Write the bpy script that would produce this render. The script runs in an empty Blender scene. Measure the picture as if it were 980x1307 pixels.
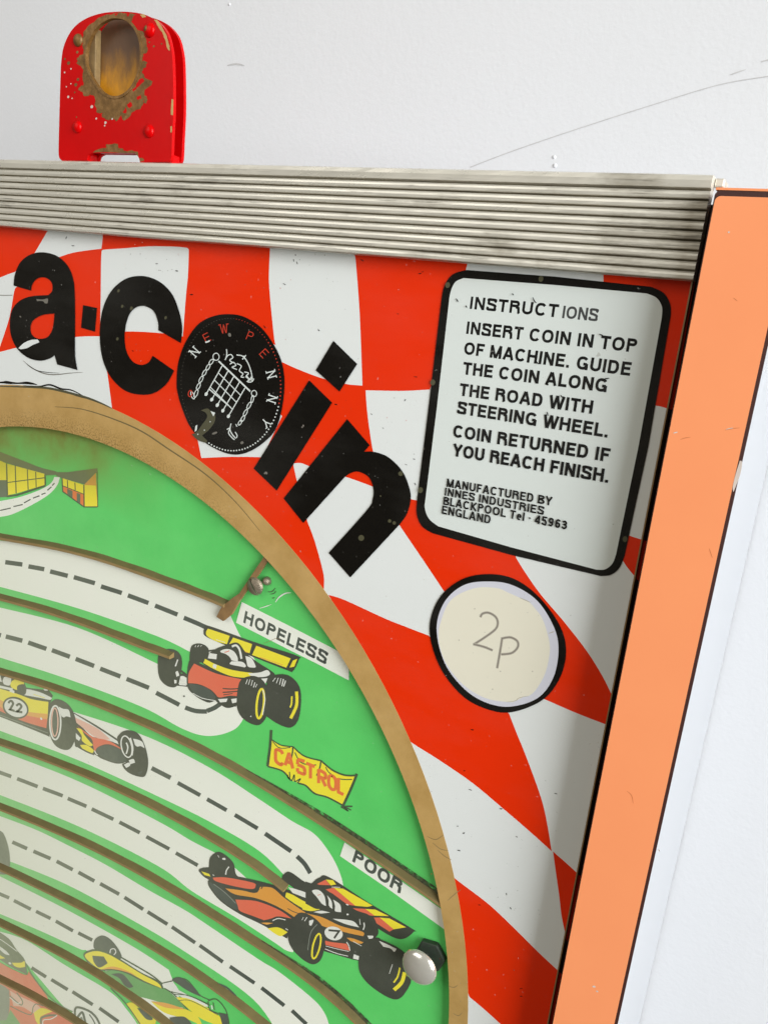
import bpy, bmesh, math, random
from mathutils import Vector, Matrix
from mathutils.geometry import tessellate_polygon

random.seed(7)
S = bpy.context.scene
COL = S.collection

# ------------------------------------------------------------------ camera
# World: X right along the machine front, Y into the wall, Z up.  The art
# sheet of the machine front lies on Y = 0, the camera 0.25 m in front of it.
ZC = 1.5
DIST = 0.25
FPX, PX0, PY0 = 1024.684, 490.0, 653.5
RW = ((0.86954936, 0.21074041, -0.44662331),      # world axes in camera axes
      (0.48242603, -0.16912014, 0.85945536),
      (0.10558898, -0.96280157, -0.24872496))
cd = bpy.data.cameras.new("camera")
cam = bpy.data.objects.new("camera", cd)
COL.objects.link(cam)
cd.sensor_fit = 'HORIZONTAL'
cd.sensor_width = 36
cd.lens = 36 * FPX / 980.0
cd.clip_start = 0.01
cd.clip_end = 50
r_, u_, b_ = [RW[i][0] for i in range(3)], [-RW[i][1] for i in range(3)], [-RW[i][2] for i in range(3)]
cam.matrix_world = Matrix(((r_[0], u_[0], b_[0], 0), (r_[1], u_[1], b_[1], -DIST),
                           (r_[2], u_[2], b_[2], ZC), (0, 0, 0, 1)))
S.camera = cam

# ------------------------------------------------------------------ world and lamps
S.view_settings.view_transform = 'Standard'
S.view_settings.look = 'None'
S.view_settings.exposure = 0.0
S.view_settings.gamma = 1.0
W = bpy.data.worlds.new("World")
S.world = W
W.use_nodes = True
wn, wl = W.node_tree.nodes, W.node_tree.links
bg = wn["Background"]
tc = wn.new("ShaderNodeTexCoord")
sep = wn.new("ShaderNodeSeparateXYZ")
wl.new(tc.outputs["Generated"], sep.inputs[0])
wr = wn.new("ShaderNodeValToRGB")
wr.color_ramp.elements[0].position = 0.0
wr.color_ramp.elements[0].color = (0.24, 0.20, 0.13, 1)
wr.color_ramp.elements[1].position = 1.0
wr.color_ramp.elements[1].color = (0.68, 0.63, 0.52, 1)
wm = wn.new("ShaderNodeMapRange")
wm.inputs["From Min"].default_value = -1
wl.new(sep.outputs["Z"], wm.inputs["Value"])
wl.new(wm.outputs["Result"], wr.inputs["Fac"])
wl.new(wr.outputs["Color"], bg.inputs["Color"])
bg.inputs["Strength"].default_value = 0.45


def area(name, loc, target, sx, sy, power, color):
    ld = bpy.data.lights.new(name, 'AREA')
    ld.shape = 'RECTANGLE'
    ld.size, ld.size_y, ld.energy, ld.color = sx, sy, power, color
    o = bpy.data.objects.new(name, ld)
    COL.objects.link(o)
    o.location = loc
    o.rotation_euler = (Vector(target) - Vector(loc)).to_track_quat('-Z', 'Y').to_euler()
    return o


area("window_light", (2.15, -0.98, 2.00), (-0.15, 0.0, 1.40), 1.7, 1.9, 122, (0.95, 0.98, 1.0))
area("fill_light", (-0.9, -1.5, 2.2), (-0.2, 0.0, 1.42), 1.2, 1.0, 8, (1.0, 0.97, 0.92))  # added soft fill from the upper left, no lamp seen there


# ------------------------------------------------------------------ helpers
def lin(c):
    return tuple(((v / 255) / 12.92 if v / 255 <= 0.04045 else ((v / 255 + 0.055) / 1.055) ** 2.4) for v in c)


def unp(p, Y=0.0):
    """photo measurement (980x1307) -> x, z in metres on the plane at depth Y"""
    a, b = p[0] - PX0, p[1] - PY0
    d = [RW[i][0] * a + RW[i][1] * b + RW[i][2] * FPX for i in range(3)]
    k = (DIST + Y) / d[1]
    return (d[0] * k, d[2] * k)


def crop(cr, pts):
    ox, oy, s = cr
    return [(ox + p[0] / s, oy + p[1] / s, p[2]) for p in pts]


def parse(s):
    out = []
    for tok in s.split():
        c = tok.endswith('*')
        x, y = tok.rstrip('*').split(',')
        out.append((float(x), float(y), c))
    return out


def smooth(pts, closed, n=7):
    """Catmull-Rom through the points; a point flagged True is a sharp corner"""
    N = len(pts)
    out = []
    rng = range(N if closed else N - 1)
    for i in rng:
        p1, p2 = pts[i], pts[(i + 1) % N]
        if p1[2] and p2[2]:
            out.append((p1[0], p1[1]))
            continue
        p0 = pts[(i - 1) % N] if (closed or i > 0) else p1
        p3 = pts[(i + 2) % N] if (closed or i + 2 < N) else p2
        if p1[2]:
            p0 = p1
        if p2[2]:
            p3 = p2
        for k in range(n):
            t = k / n
            q = []
            for d in (0, 1):
                m1 = (p2[d] - p0[d]) * 0.5
                m2 = (p3[d] - p1[d]) * 0.5
                h00 = 2 * t**3 - 3 * t**2 + 1
                h10 = t**3 - 2 * t**2 + t
                h01 = -2 * t**3 + 3 * t**2
                h11 = t**3 - t**2
                q.append(h00 * p1[d] + h10 * m1 + h01 * p2[d] + h11 * m2)
            out.append(tuple(q))
    if not closed:
        out.append((pts[-1][0], pts[-1][1]))
    return out


def ribbon(pts, w, closed=False, taper=False):
    """left and right borders of a line of width w"""
    P = []
    for p in pts:
        if not P or (abs(p[0] - P[-1][0]) + abs(p[1] - P[-1][1])) > 1e-9:
            P.append((p[0], p[1]))
    if closed and len(P) > 2 and abs(P[0][0] - P[-1][0]) + abs(P[0][1] - P[-1][1]) < 1e-9:
        P.pop()
    N = len(P)
    L, Rr = [], []
    for i in range(N):
        a = P[(i - 1) % N] if (closed or i > 0) else None
        b = P[i]
        c = P[(i + 1) % N] if (closed or i < N - 1) else None
        ds = []
        for u, v in ((a, b), (b, c)):
            if u is not None and v is not None:
                dx, dy = v[0] - u[0], v[1] - u[1]
                l = math.hypot(dx, dy) or 1e-9
                ds.append((dx / l, dy / l))
        d0, d1 = ds[0], ds[-1]
        n0, n1 = (-d0[1], d0[0]), (-d1[1], d1[0])
        nx, ny = n0[0] + n1[0], n0[1] + n1[1]
        l = math.hypot(nx, ny)
        if l < 1e-6:
            nx, ny, l = n0[0], n0[1], 1
        nx, ny = nx / l, ny / l
        k = max(0.45, nx * n0[0] + ny * n0[1])
        hw = w / 2 / k
        if taper:
            hw *= 0.25 + 0.75 * math.sin(math.pi * (i + 0.5) / N)
        L.append((b[0] + nx * hw, b[1] + ny * hw))
        Rr.append((b[0] - nx * hw, b[1] - ny * hw))
    return L, Rr


# --- the lettering: sans capitals drawn as pen strokes, cap height 1
def arc(cx, cy, rx, ry, a0, a1, n=14):
    return [(cx + rx * math.cos(math.radians(a0 + (a1 - a0) * i / n)),
             cy + ry * math.sin(math.radians(a0 + (a1 - a0) * i / n))) for i in range(n + 1)]


def sup(cx, cy, rx, ry, a0, a1, n=22, e=0.86):
    o = []
    for i in range(n + 1):
        a = math.radians(a0 + (a1 - a0) * i / n)
        c, s = math.cos(a), math.sin(a)
        o.append((cx + rx * math.copysign(abs(c) ** e, c), cy + ry * math.copysign(abs(s) ** e, s)))
    return o


def glyph(ch, t):
    """strokes and advance width; t = half the pen width"""
    T, B = 1 - t, t
    if ch == 'A': return [[(.07, 0), (.345, 1)], [(.645, 0), (.37, 1)], [(.18, .32), (.54, .32)]], .715
    if ch == 'B': return [[(t, 0), (t, 1)], [(t, T), (.38, T)] + arc(.38, .755, .19, .245 - t, 90, -90)[1:] + [(t, .51)], [(t, .51), (.40, .51)] + arc(.40, .27, .22, .27 - t, 90, -90)[1:] + [(t, B)]], .66
    if ch == 'C': return [sup(.37, .5, .37 - t, .5 - t, 38, 322)], .72
    if ch == 'D': return [[(t, 0), (t, 1)], [(t, T), (.33, T)] + sup(.33, .5, .35 - t, .5 - t, 90, -90)[1:] + [(t, B)]], .70
    if ch == 'E': return [[(t, 0), (t, 1)], [(t, T), (.58, T)], [(t, .52), (.54, .52)], [(t, B), (.59, B)]], .60
    if ch == 'F': return [[(t, 0), (t, 1)], [(t, T), (.56, T)], [(t, .50), (.49, .50)]], .56
    if ch == 'G': return [sup(.38, .5, .38 - t, .5 - t, 38, 335), [(.42, .43), (.74 - t, .43)], [(.74 - t, .47), (.74 - t, 0)]], .75
    if ch == 'H': return [[(t, 0), (t, 1)], [(.69 - t, 0), (.69 - t, 1)], [(t, .53), (.69 - t, .53)]], .69
    if ch == 'I': return [[(t, 0), (t, 1)]], 2 * t
    if ch == 'K': return [[(t, 0), (t, 1)], [(t, .36), (.60, 1)], [(.24, .52), (.63, 0)]], .67
    if ch == 'L': return [[(t, 0), (t, 1)], [(t, B), (.54, B)]], .54
    if ch == 'M': return [[(t, 0), (t, 1)], [(.82 - t, 0), (.82 - t, 1)], [(t, 1), (.40, .02)], [(.82 - t, 1), (.42, .02)]], .82
    if ch == 'N': return [[(t, 0), (t, 1)], [(.69 - t, 0), (.69 - t, 1)], [(t * 1.1, .97), (.69 - t * 1.1, .03)]], .69
    if ch == 'O': return [sup(.385, .5, .385 - t, .5 - t, 0, 360, 32)], .77
    if ch == 'P': return [[(t, 0), (t, 1)], [(t, T), (.37, T)] + arc(.37, .72, .25 - t, .28 - t, 90, -90)[1:] + [(t, .44 + t)]], .63
    if ch == 'R': return [[(t, 0), (t, 1)], [(t, T), (.40, T)] + arc(.40, .735, .25 - t, .265 - t, 90, -90)[1:] + [(t, .47 + t)], [(.40, .50), (.55, .44), (.58, .30), (.60, .06), (.63, 0)]], .68
    if ch == 'S':
        p = [(.60 - t, .70, 0), (.56, .86, 0), (.33, T, 0), (.10, .88, 0), (t + .02, .73, 0), (.13, .58, 0), (.33, .52, 0), (.54, .42, 0), (.64 - t, .27, 0), (.55, .12, 0), (.33, B, 0), (.09, .13, 0), (t - .01, .31, 0)]
        return [smooth(p, False, 4)], .65
    if ch == 'T': return [[(.30, 0), (.30, 1)], [(0, T), (.60, T)]], .60
    if ch == 'U': return [[(t, 1), (t, .34)] + arc(.345, .34, .345 - t, .34 - t, 180, 360)[1:] + [(.69 - t, 1)]], .69
    if ch == 'W': return [[(.06, 1), (.25, 0)], [(.47, 1), (.28, 0)], [(.47, 1), (.66, 0)], [(.88, 1), (.69, 0)]], .94
    if ch == 'Y': return [[(.05, 1), (.33, .42)], [(.61, 1), (.33, .42)], [(.33, .46), (.33, 0)]], .66
    if ch == 'e': return [[(.05, .37), (.45, .37)], sup(.26, .36, .26 - t, .37 - t, 0, 310)], .50
    if ch == 'l': return [[(t, 0), (t, 1)]], 2 * t
    if ch == '4': return [[(.42, 0), (.42, 1)], [(.42, .98), (.05, .30)], [(.02, .25), (.56, .25)]], .58
    if ch == '5': return [[(.53, T), (.13, T)], [(.13, 1), (.08, .46)], smooth([(.08, .50, 0), (.28, .60, 0), (.54 - t, .36, 0), (.42, .10, 0), (.24, B, 0), (.03, .22, 0)], False, 4)], .56
    if ch == '9': return [sup(.27, .67, .27 - t, .33 - t, 0, 360), smooth([(.54 - t, .66, 0), (.52 - t, .28, 0), (.26, B, 0), (.05, .20, 0)], False, 4)], .56
    if ch == '6': return [sup(.27, .33, .27 - t, .33 - t, 0, 360), smooth([(t, .34, 0), (t + .02, .72, 0), (.28, T, 0), (.49, .80, 0)], False, 4)], .56
    if ch == '3': return [smooth([(.05, .76, 0), (.26, T, 0), (.50 - t, .76, 0), (.38, .57, 0), (.22, .53, 1), (.40, .48, 0), (.54 - t, .27, 0), (.26, B, 0), (.02, .24, 0)], False, 4)], .56
    if ch == '.': return [[(t, 0), (t, 2 * t)]], 2.2 * t
    if ch == '-': return [[(.03, .46), (.17, .46)]], .20
    return [], .30


def text_strokes(txt, pen, gap=.14, space=.34):
    t = pen / 2
    x, out = 0, []
    for ch in txt:
        if ch == ' ':
            x += space
            continue
        st, w = glyph(ch, t)
        for s in st:
            out.append([(p[0] + x, p[1]) for p in s])
        x += w + gap
    return out, x - gap


# --- materials
MATS = {}


def nodes(name):
    m = bpy.data.materials.new(name)
    m.use_nodes = True
    nt = m.node_tree
    return m, nt.nodes, nt.links, nt.nodes["Principled BSDF"]


def setin(b, **kw):
    for k, v in kw.items():
        b.inputs[k.replace('_', ' ')].default_value = v


def noise(n, l, scale, detail=4, rough=.55, vec=None, stretch=None):
    t = n.new("ShaderNodeTexNoise")
    t.inputs["Scale"].default_value = scale
    t.inputs["Detail"].default_value = detail
    t.inputs["Roughness"].default_value = rough
    if vec is None:
        vec = n.new("ShaderNodeTexCoord").outputs["Object"]
    if stretch:
        mp = n.new("ShaderNodeMapping")
        mp.inputs["Scale"].default_value = stretch
        l.new(vec, mp.inputs["Vector"])
        vec = mp.outputs["Vector"]
    l.new(vec, t.inputs["Vector"])
    return t.outputs["Fac"]


def ramp(n, l, fac, stops):
    r = n.new("ShaderNodeValToRGB")
    e = r.color_ramp.elements
    while len(e) < len(stops):
        e.new(0.5)
    for i, (p, c) in enumerate(stops):
        e[i].position = p
        e[i].color = (*c, 1) if len(c) == 3 else c
    l.new(fac, r.inputs["Fac"])
    return r.outputs["Color"]


def mixc(n, l, fac, a, b):
    m = n.new("ShaderNodeMix")
    m.data_type = 'RGBA'
    for sock, v in ((m.inputs[0], fac), (m.inputs[6], a), (m.inputs[7], b)):
        if hasattr(v, 'is_linked'):
            l.new(v, sock)
        elif isinstance(v, (int, float)):
            sock.default_value = v
        else:
            sock.default_value = (*v, 1)
    return m.outputs[2]


def mth(n, l, op, a, b=None):
    m = n.new("ShaderNodeMath")
    m.operation = op
    for i, v in enumerate((a, b)):
        if v is None:
            continue
        if hasattr(v, 'is_linked'):
            l.new(v, m.inputs[i])
        else:
            m.inputs[i].default_value = v
    return m.outputs[0]


def bump(n, l, b, h, strength, dist):
    k = n.new("ShaderNodeBump")
    k.inputs["Strength"].default_value = strength
    k.inputs["Distance"].default_value = dist
    l.new(h, k.inputs["Height"])
    l.new(k.outputs["Normal"], b.inputs["Normal"])


def ink(name, rgb, var=.05, rough=.42):
    """screen-printed ink on the back of the front glass"""
    m, n, l, b = nodes(name)
    c = lin(rgb)
    f = noise(n, l, 60, 5)
    g = noise(n, l, 900, 2)
    k = mth(n, l, 'MULTIPLY', mth(n, l, 'SUBTRACT', mth(n, l, 'ADD', f, mth(n, l, 'MULTIPLY', g, .35)), .67), var * 4)
    col = mixc(n, l, mth(n, l, 'ADD', k, .5), tuple(v * .86 for v in c), tuple(min(1, v * 1.14) for v in c))
    sp = noise(n, l, 330, 3, .5)
    sp2 = noise(n, l, 38, 4, .6)
    w = mth(n, l, 'ADD', sp, mth(n, l, 'MULTIPLY', mth(n, l, 'SUBTRACT', sp2, .5), .35))
    col = mixc(n, l, ramp(n, l, w, [(.755, (0, 0, 0)), (.785, (.5, .5, .5))]), col, lin((178, 170, 160)) if sum(rgb) < 500 else lin((170, 168, 160)))
    l.new(col, b.inputs["Base Color"])
    setin(b, Roughness=rough)
    b.inputs["Specular IOR Level"].default_value = .08
    MATS[name] = m
    return m


def field(name, rgb, grime=.0):
    """paint on the playfield board under a film of old dust"""
    m, n, l, b = nodes(name)
    tcn = n.new("ShaderNodeTexCoord").outputs["Object"]
    s = n.new("ShaderNodeSeparateXYZ")
    l.new(tcn, s.inputs[0])
    # dust settled thicker towards the lower left of the board
    gx = n.new("ShaderNodeMapRange")
    gx.inputs["From Min"].default_value = -.17
    gx.inputs["From Max"].default_value = -.36
    l.new(s.outputs["X"], gx.inputs["Value"])
    gz = n.new("ShaderNodeMapRange")
    gz.inputs["From Min"].default_value = -.10
    gz.inputs["From Max"].default_value = -.27
    l.new(s.outputs["Z"], gz.inputs["Value"])
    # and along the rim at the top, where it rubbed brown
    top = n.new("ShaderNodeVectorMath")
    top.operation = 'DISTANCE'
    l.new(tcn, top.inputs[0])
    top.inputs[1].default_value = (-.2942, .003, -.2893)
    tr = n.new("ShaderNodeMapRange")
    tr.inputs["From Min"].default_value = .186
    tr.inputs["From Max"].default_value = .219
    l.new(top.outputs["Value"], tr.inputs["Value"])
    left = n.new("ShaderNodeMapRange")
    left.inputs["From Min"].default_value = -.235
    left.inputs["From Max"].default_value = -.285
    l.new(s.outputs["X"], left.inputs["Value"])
    n1 = noise(n, l, 45, 6, .6, tcn)
    n2 = noise(n, l, 420, 3, .6, tcn)
    dust = mth(n, l, 'MULTIPLY', mth(n, l, 'ADD', .075, mth(n, l, 'MULTIPLY', mth(n, l, 'MULTIPLY', gx.outputs[0], mth(n, l, 'ADD', .22, gz.outputs[0])), .29)),
               mth(n, l, 'ADD', .55, mth(n, l, 'MULTIPLY', mth(n, l, 'ADD', n1, mth(n, l, 'MULTIPLY', n2, .4)), .7)))
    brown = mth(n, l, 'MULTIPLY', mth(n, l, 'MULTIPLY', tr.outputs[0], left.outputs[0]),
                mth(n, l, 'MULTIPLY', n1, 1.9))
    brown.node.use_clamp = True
    c = tuple(min(.95, v * 1.10) for v in lin(rgb))
    base = mixc(n, l, n1, tuple(v * (.84 if name == 'f_green' else .95) for v in c), tuple(min(.93, v * (1.14 if name == 'f_green' else 1.05)) for v in c))
    c1 = mixc(n, l, dust, base, lin((216, 222, 190)))
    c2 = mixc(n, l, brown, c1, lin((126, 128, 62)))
    l.new(c2, b.inputs["Base Color"])
    setin(b, Roughness=.5)
    b.inputs["Specular IOR Level"].default_value = .1
    MATS[name] = m
    return m


ink('ink_white', (230, 234, 233), .02)
ink('ink_red', (236, 50, 6), .05)
ink('ink_black', (17, 15, 12), .1)
ink('ink_text', (24, 24, 24), .1)
ink('ink_worn', (74, 76, 76), .3)
ink('ink_signwhite', (222, 229, 226), .02)
ink('ink_coinred', (196, 62, 44), .08)
ink('ink_olive', (84, 82, 62), .1)
ink('ink_speck', (120, 116, 108), .1)
ink('ink_nick', (214, 128, 82), .1)
ink('paper', (233, 229, 211), .03, .8)
ink('paper_gap', (214, 215, 226), .03, .6)
ink('pencil', (186, 180, 166), .2, .7)
ink('pencil_dark', (140, 134, 124), .25, .7)
field('f_green', (72, 202, 94))
field('f_cream', (234, 241, 226))
field('f_black', (30, 34, 34))
field('f_dash', (52, 62, 62))
field('f_red', (222, 94, 66))
field('f_yellow', (240, 220, 28))
field('f_orange', (218, 148, 46))
field('f_amber', (228, 160, 60))
field('f_pink', (226, 176, 160))
field('f_white', (224, 226, 220))
field('f_grey', (120, 126, 118))
field('f_roof', (84, 96, 76))
field('f_letter', (224, 108, 44))
field('f_forest', (86, 158, 84))
field('f_line', (44, 70, 44))
field('f_grime', (70, 78, 44))


def m_gold():
    m, n, l, b = nodes('gold_paint')
    f = noise(n, l, 55, 6, .65)
    g = noise(n, l, 1300, 3, .7)
    o = n.new("ShaderNodeTexCoord").outputs["Object"]
    c = mixc(n, l, ramp(n, l, f, [(.3, (0, 0, 0)), (.7, (1, 1, 1))]), lin((186, 149, 86)), lin((212, 175, 112)))
    s = n.new("ShaderNodeSeparateXYZ")
    l.new(o, s.inputs[0])
    gx = n.new("ShaderNodeMapRange")
    gx.inputs["From Min"].default_value = -.17
    gx.inputs["From Max"].default_value = -.26
    l.new(s.outputs["X"], gx.inputs["Value"])
    d = n.new("ShaderNodeVectorMath")
    d.operation = 'DISTANCE'
    l.new(o, d.inputs[0])
    d.inputs[1].default_value = (-.2942, 0, -.2893)
    tr = n.new("ShaderNodeMapRange")
    tr.inputs["From Min"].default_value = .228
    tr.inputs["From Max"].default_value = .219
    l.new(d.outputs["Value"], tr.inputs["Value"])
    sp = ramp(n, l, g, [(.47, (0, 0, 0)), (.60, (1, 1, 1))])
    k = mth(n, l, 'MULTIPLY', mth(n, l, 'MULTIPLY', sp, gx.outputs[0]), mth(n, l, 'MULTIPLY', tr.outputs[0], mth(n, l, 'MULTIPLY', f, 1.5)))
    k.node.use_clamp = True
    l.new(mixc(n, l, k, c, lin((112, 86, 42))), b.inputs["Base Color"])
    setin(b, Roughness=.36, Metallic=.12)
    b.inputs["Specular IOR Level"].default_value = .3
    MATS['gold'] = m


m_gold()


def m_simple(name, rgb, rough=.5, metal=0.0, var=.06, nscale=80, bmp=0, spec=.5):
    m, n, l, b = nodes(name)
    f = noise(n, l, nscale, 6, .6)
    c = lin(rgb)
    l.new(mixc(n, l, f, tuple(v * (1 - var * 2) for v in c), tuple(min(1, v * (1 + var * 2)) for v in c)), b.inputs["Base Color"])
    setin(b, Roughness=rough, Metallic=metal)
    b.inputs["Specular IOR Level"].default_value = spec
    if bmp:
        bump(n, l, b, noise(n, l, nscale * 8, 4), bmp, .0004)
    MATS[name] = m
    return m


m_simple('laminate_orange', (255, 157, 106), .3, var=.035, nscale=25, spec=.35)
m_simple('laminate_core', (62, 30, 26), .6, var=.15, nscale=300, bmp=.3)
m_simple('laminate_white', (172, 174, 178), .4, var=.01, nscale=20)
m_simple('channel_brown', (40, 16, 12), .7, var=.1)
m_simple('glass_edge', (150, 120, 80), .3, var=.1, nscale=400)
m_simple('rail_shade_dust', (112, 98, 60), .8, var=.14, nscale=160, bmp=.3)  # rails' upper slope: shade painted into the brown, along with dust
m_simple('rail_wood', (152, 128, 84), .35, var=.14, nscale=90, bmp=.2)
m_simple('lever_brass', (140, 108, 68), .5, var=.25, nscale=260, bmp=.4)
m_simple('bolt_steel', (150, 138, 120), .35, metal=.65, var=.35, nscale=420, bmp=.5)
m_simple('nut_dark', (62, 70, 62), .5, metal=.3, var=.2, nscale=400)
m_simple('chrome', (232, 230, 222), .18, metal=.68, var=.05, nscale=300)
m_simple('brass_old', (150, 112, 40), .55, metal=.15, var=.3, nscale=180, bmp=.3)
m_simple('edge_pink', (226, 44, 66), .3, var=.05)
m_simple('chip_tan', (196, 160, 100), .5, var=.15, nscale=600)
m_simple('chip_white', (214, 200, 190), .6, var=.1)
m_simple('dirt_black', (32, 30, 26), .8, var=.2)


def m_redpaint():
    m, n, l, b = nodes('red_enamel')
    f = noise(n, l, 120, 5, .6)
    c = mixc(n, l, f, lin((190, 0, 3)), lin((208, 1, 4)))
    l.new(c, b.inputs["Base Color"])
    setin(b, Roughness=.28)
    b.inputs["Specular IOR Level"].default_value = .14
    bump(n, l, b, noise(n, l, 500, 4), .12, .0004)
    MATS['red_enamel'] = m


def m_bare():
    """bare bronze where the enamel has chipped off"""
    m, n, l, b = nodes('bare_bronze')
    f = noise(n, l, 350, 7, .7)
    l.new(ramp(n, l, f, [(.25, lin((84, 58, 20))), (.5, lin((124, 90, 44))), (.75, lin((160, 122, 74)))]), b.inputs["Base Color"])
    setin(b, Roughness=.5, Metallic=.25)
    bump(n, l, b, noise(n, l, 1200, 4), .3, .0003)
    MATS['bare_bronze'] = m


def m_backing():
    """tarnished brass seen through the coin hole: purple-brown above, golden below"""
    m, n, l, b = nodes('tarnished_brass')
    o = n.new("ShaderNodeTexCoord").outputs["Object"]
    s = n.new("ShaderNodeSeparateXYZ")
    l.new(o, s.inputs[0])
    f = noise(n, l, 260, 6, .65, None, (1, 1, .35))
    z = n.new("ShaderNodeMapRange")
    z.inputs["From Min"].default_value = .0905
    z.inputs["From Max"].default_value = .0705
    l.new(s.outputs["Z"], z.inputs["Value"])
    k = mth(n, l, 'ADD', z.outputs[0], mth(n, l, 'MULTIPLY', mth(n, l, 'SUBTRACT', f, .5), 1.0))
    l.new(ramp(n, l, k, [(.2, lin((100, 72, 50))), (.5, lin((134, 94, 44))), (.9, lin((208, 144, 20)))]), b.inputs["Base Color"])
    setin(b, Roughness=.5, Metallic=.05)
    bump(n, l, b, f, .25, .0005)
    MATS['tarnished_brass'] = m


def m_alu():
    for name, dark in (('alu', 0), ('alu_groove', 1)):
        m, n, l, b = nodes(name)
        o = n.new("ShaderNodeTexCoord").outputs["Object"]
        st = noise(n, l, 1, 5, .6, o, (14, 700, 1500))          # fine brushing along the bar
        bl = noise(n, l, 1, 5, .65, o, (34, 60, 120))           # blotches of old dirt
        sc = noise(n, l, 1, 4, .7, o, (30, 900, 1900))          # black rubbed streaks
        s = n.new("ShaderNodeSeparateXYZ")
        l.new(o, s.inputs[0])
        gx = n.new("ShaderNodeMapRange")
        gx.inputs["From Min"].default_value = -.16
        gx.inputs["From Max"].default_value = -.05
        gx.inputs["To Min"].default_value = .0
        gx.inputs["To Max"].default_value = .13
        l.new(s.outputs["X"], gx.inputs["Value"])
        k = mth(n, l, 'ADD', bl, gx.outputs[0])
        if dark:
            k = mth(n, l, 'ADD', k, .10)
        hi = lin((228, 224, 212)) if not dark else lin((160, 150, 126))
        c = mixc(n, l, st, tuple(v * .84 for v in hi), hi)
        c = mixc(n, l, ramp(n, l, k, [(.60, (0, 0, 0)), (.86, (.65, .65, .65))]), c, lin((112, 99, 70)) if not dark else lin((84, 72, 50)))
        c = mixc(n, l, ramp(n, l, mth(n, l, 'ADD', sc, mth(n, l, 'MULTIPLY', mth(n, l, 'SUBTRACT', bl, .5), .5)), [(.62, (0, 0, 0)), (.70, (.55, .55, .55))]), c, lin((66, 62, 56)))
        l.new(c, b.inputs["Base Color"])
        setin(b, Metallic=.42 if not dark else .1)
        l.new(ramp(n, l, k, [(.45, (.26,) * 3), (.8, (.6,) * 3)]), b.inputs["Roughness"])
        bump(n, l, b, st, .10, .0003)
        MATS[name] = m


def m_wall():
    m, n, l, b = nodes('wall_paint')
    o = n.new("ShaderNodeTexCoord").outputs["Object"]
    f = noise(n, l, 6, 4, .5, o)
    l.new(mixc(n, l, f, lin((219, 220, 223)), lin((226, 227, 230))), b.inputs["Base Color"])
    setin(b, Roughness=.42)
    b.inputs["Specular IOR Level"].default_value = .35
    h = mth(n, l, 'ADD', noise(n, l, 520, 3, .5, o), mth(n, l, 'MULTIPLY', noise(n, l, 190, 3, .5, o), .8))
    bump(n, l, b, h, .13, .0008)
    MATS['wall'] = m


def m_glass():
    m, n, l, b = nodes('front_glass')
    n.remove(b)
    out = n["Material Output"]
    tr = n.new("ShaderNodeBsdfTransparent")
    gl = n.new("ShaderNodeBsdfGlossy")
    gl.inputs["Roughness"].default_value = .03
    fr = n.new("ShaderNodeFresnel")
    fr.inputs["IOR"].default_value = 1.35
    mx = n.new("ShaderNodeMixShader")
    gm = n.new("ShaderNodeNewGeometry")
    front = mth(n, l, 'SUBTRACT', 1.0, gm.outputs["Backfacing"])
    l.new(mth(n, l, 'MULTIPLY', mth(n, l, 'MULTIPLY', fr.outputs[0], .4), front), mx.inputs[0])
    l.new(tr.outputs[0], mx.inputs[1])
    l.new(gl.outputs[0], mx.inputs[2])
    # a thin film of dust and wiping smears on the glass
    df = n.new("ShaderNodeBsdfDiffuse")
    df.inputs["Color"].default_value = (.75, .74, .68, 1)
    o = n.new("ShaderNodeTexCoord").outputs["Object"]
    sm = noise(n, l, 1, 6, .6, o, (9, 1, 26))
    sp = noise(n, l, 700, 2, .5, o)
    dv = mth(n, l, 'ADD', mth(n, l, 'MULTIPLY', ramp(n, l, sm, [(.45, (0, 0, 0)), (.75, (1, 1, 1))]), .025),
             mth(n, l, 'MULTIPLY', ramp(n, l, sp, [(.73, (0, 0, 0)), (.78, (1, 1, 1))]), .22))
    mx2 = n.new("ShaderNodeMixShader")
    l.new(mth(n, l, 'MULTIPLY', dv, front), mx2.inputs[0])
    l.new(mx.outputs[0], mx2.inputs[1])
    l.new(df.outputs[0], mx2.inputs[2])
    l.new(mx2.outputs[0], out.inputs["Surface"])
    MATS['glass'] = m


m_redpaint(); m_bare(); m_backing(); m_alu(); m_wall(); m_glass()


# --- objects
def finish(name, bm, parent=None, mats=(), smooth_shade=False, label=None):
    bmesh.ops.recalc_face_normals(bm, faces=bm.faces) if smooth_shade else None
    me = bpy.data.meshes.new(name)
    bm.to_mesh(me)
    bm.free()
    for k in mats:
        me.materials.append(MATS[k])
    if smooth_shade:
        for p in me.polygons:
            p.use_smooth = True
    o = bpy.data.objects.new(name, me)
    COL.objects.link(o)
    if parent is not None:
        o.parent = parent
        if parent.type == 'EMPTY':
            o.location = (-parent.location.x, -parent.location.y, ZC - parent.location.z)
    else:
        o.location = (0, 0, ZC)
    if label:
        o["label"] = label
    return o


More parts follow.
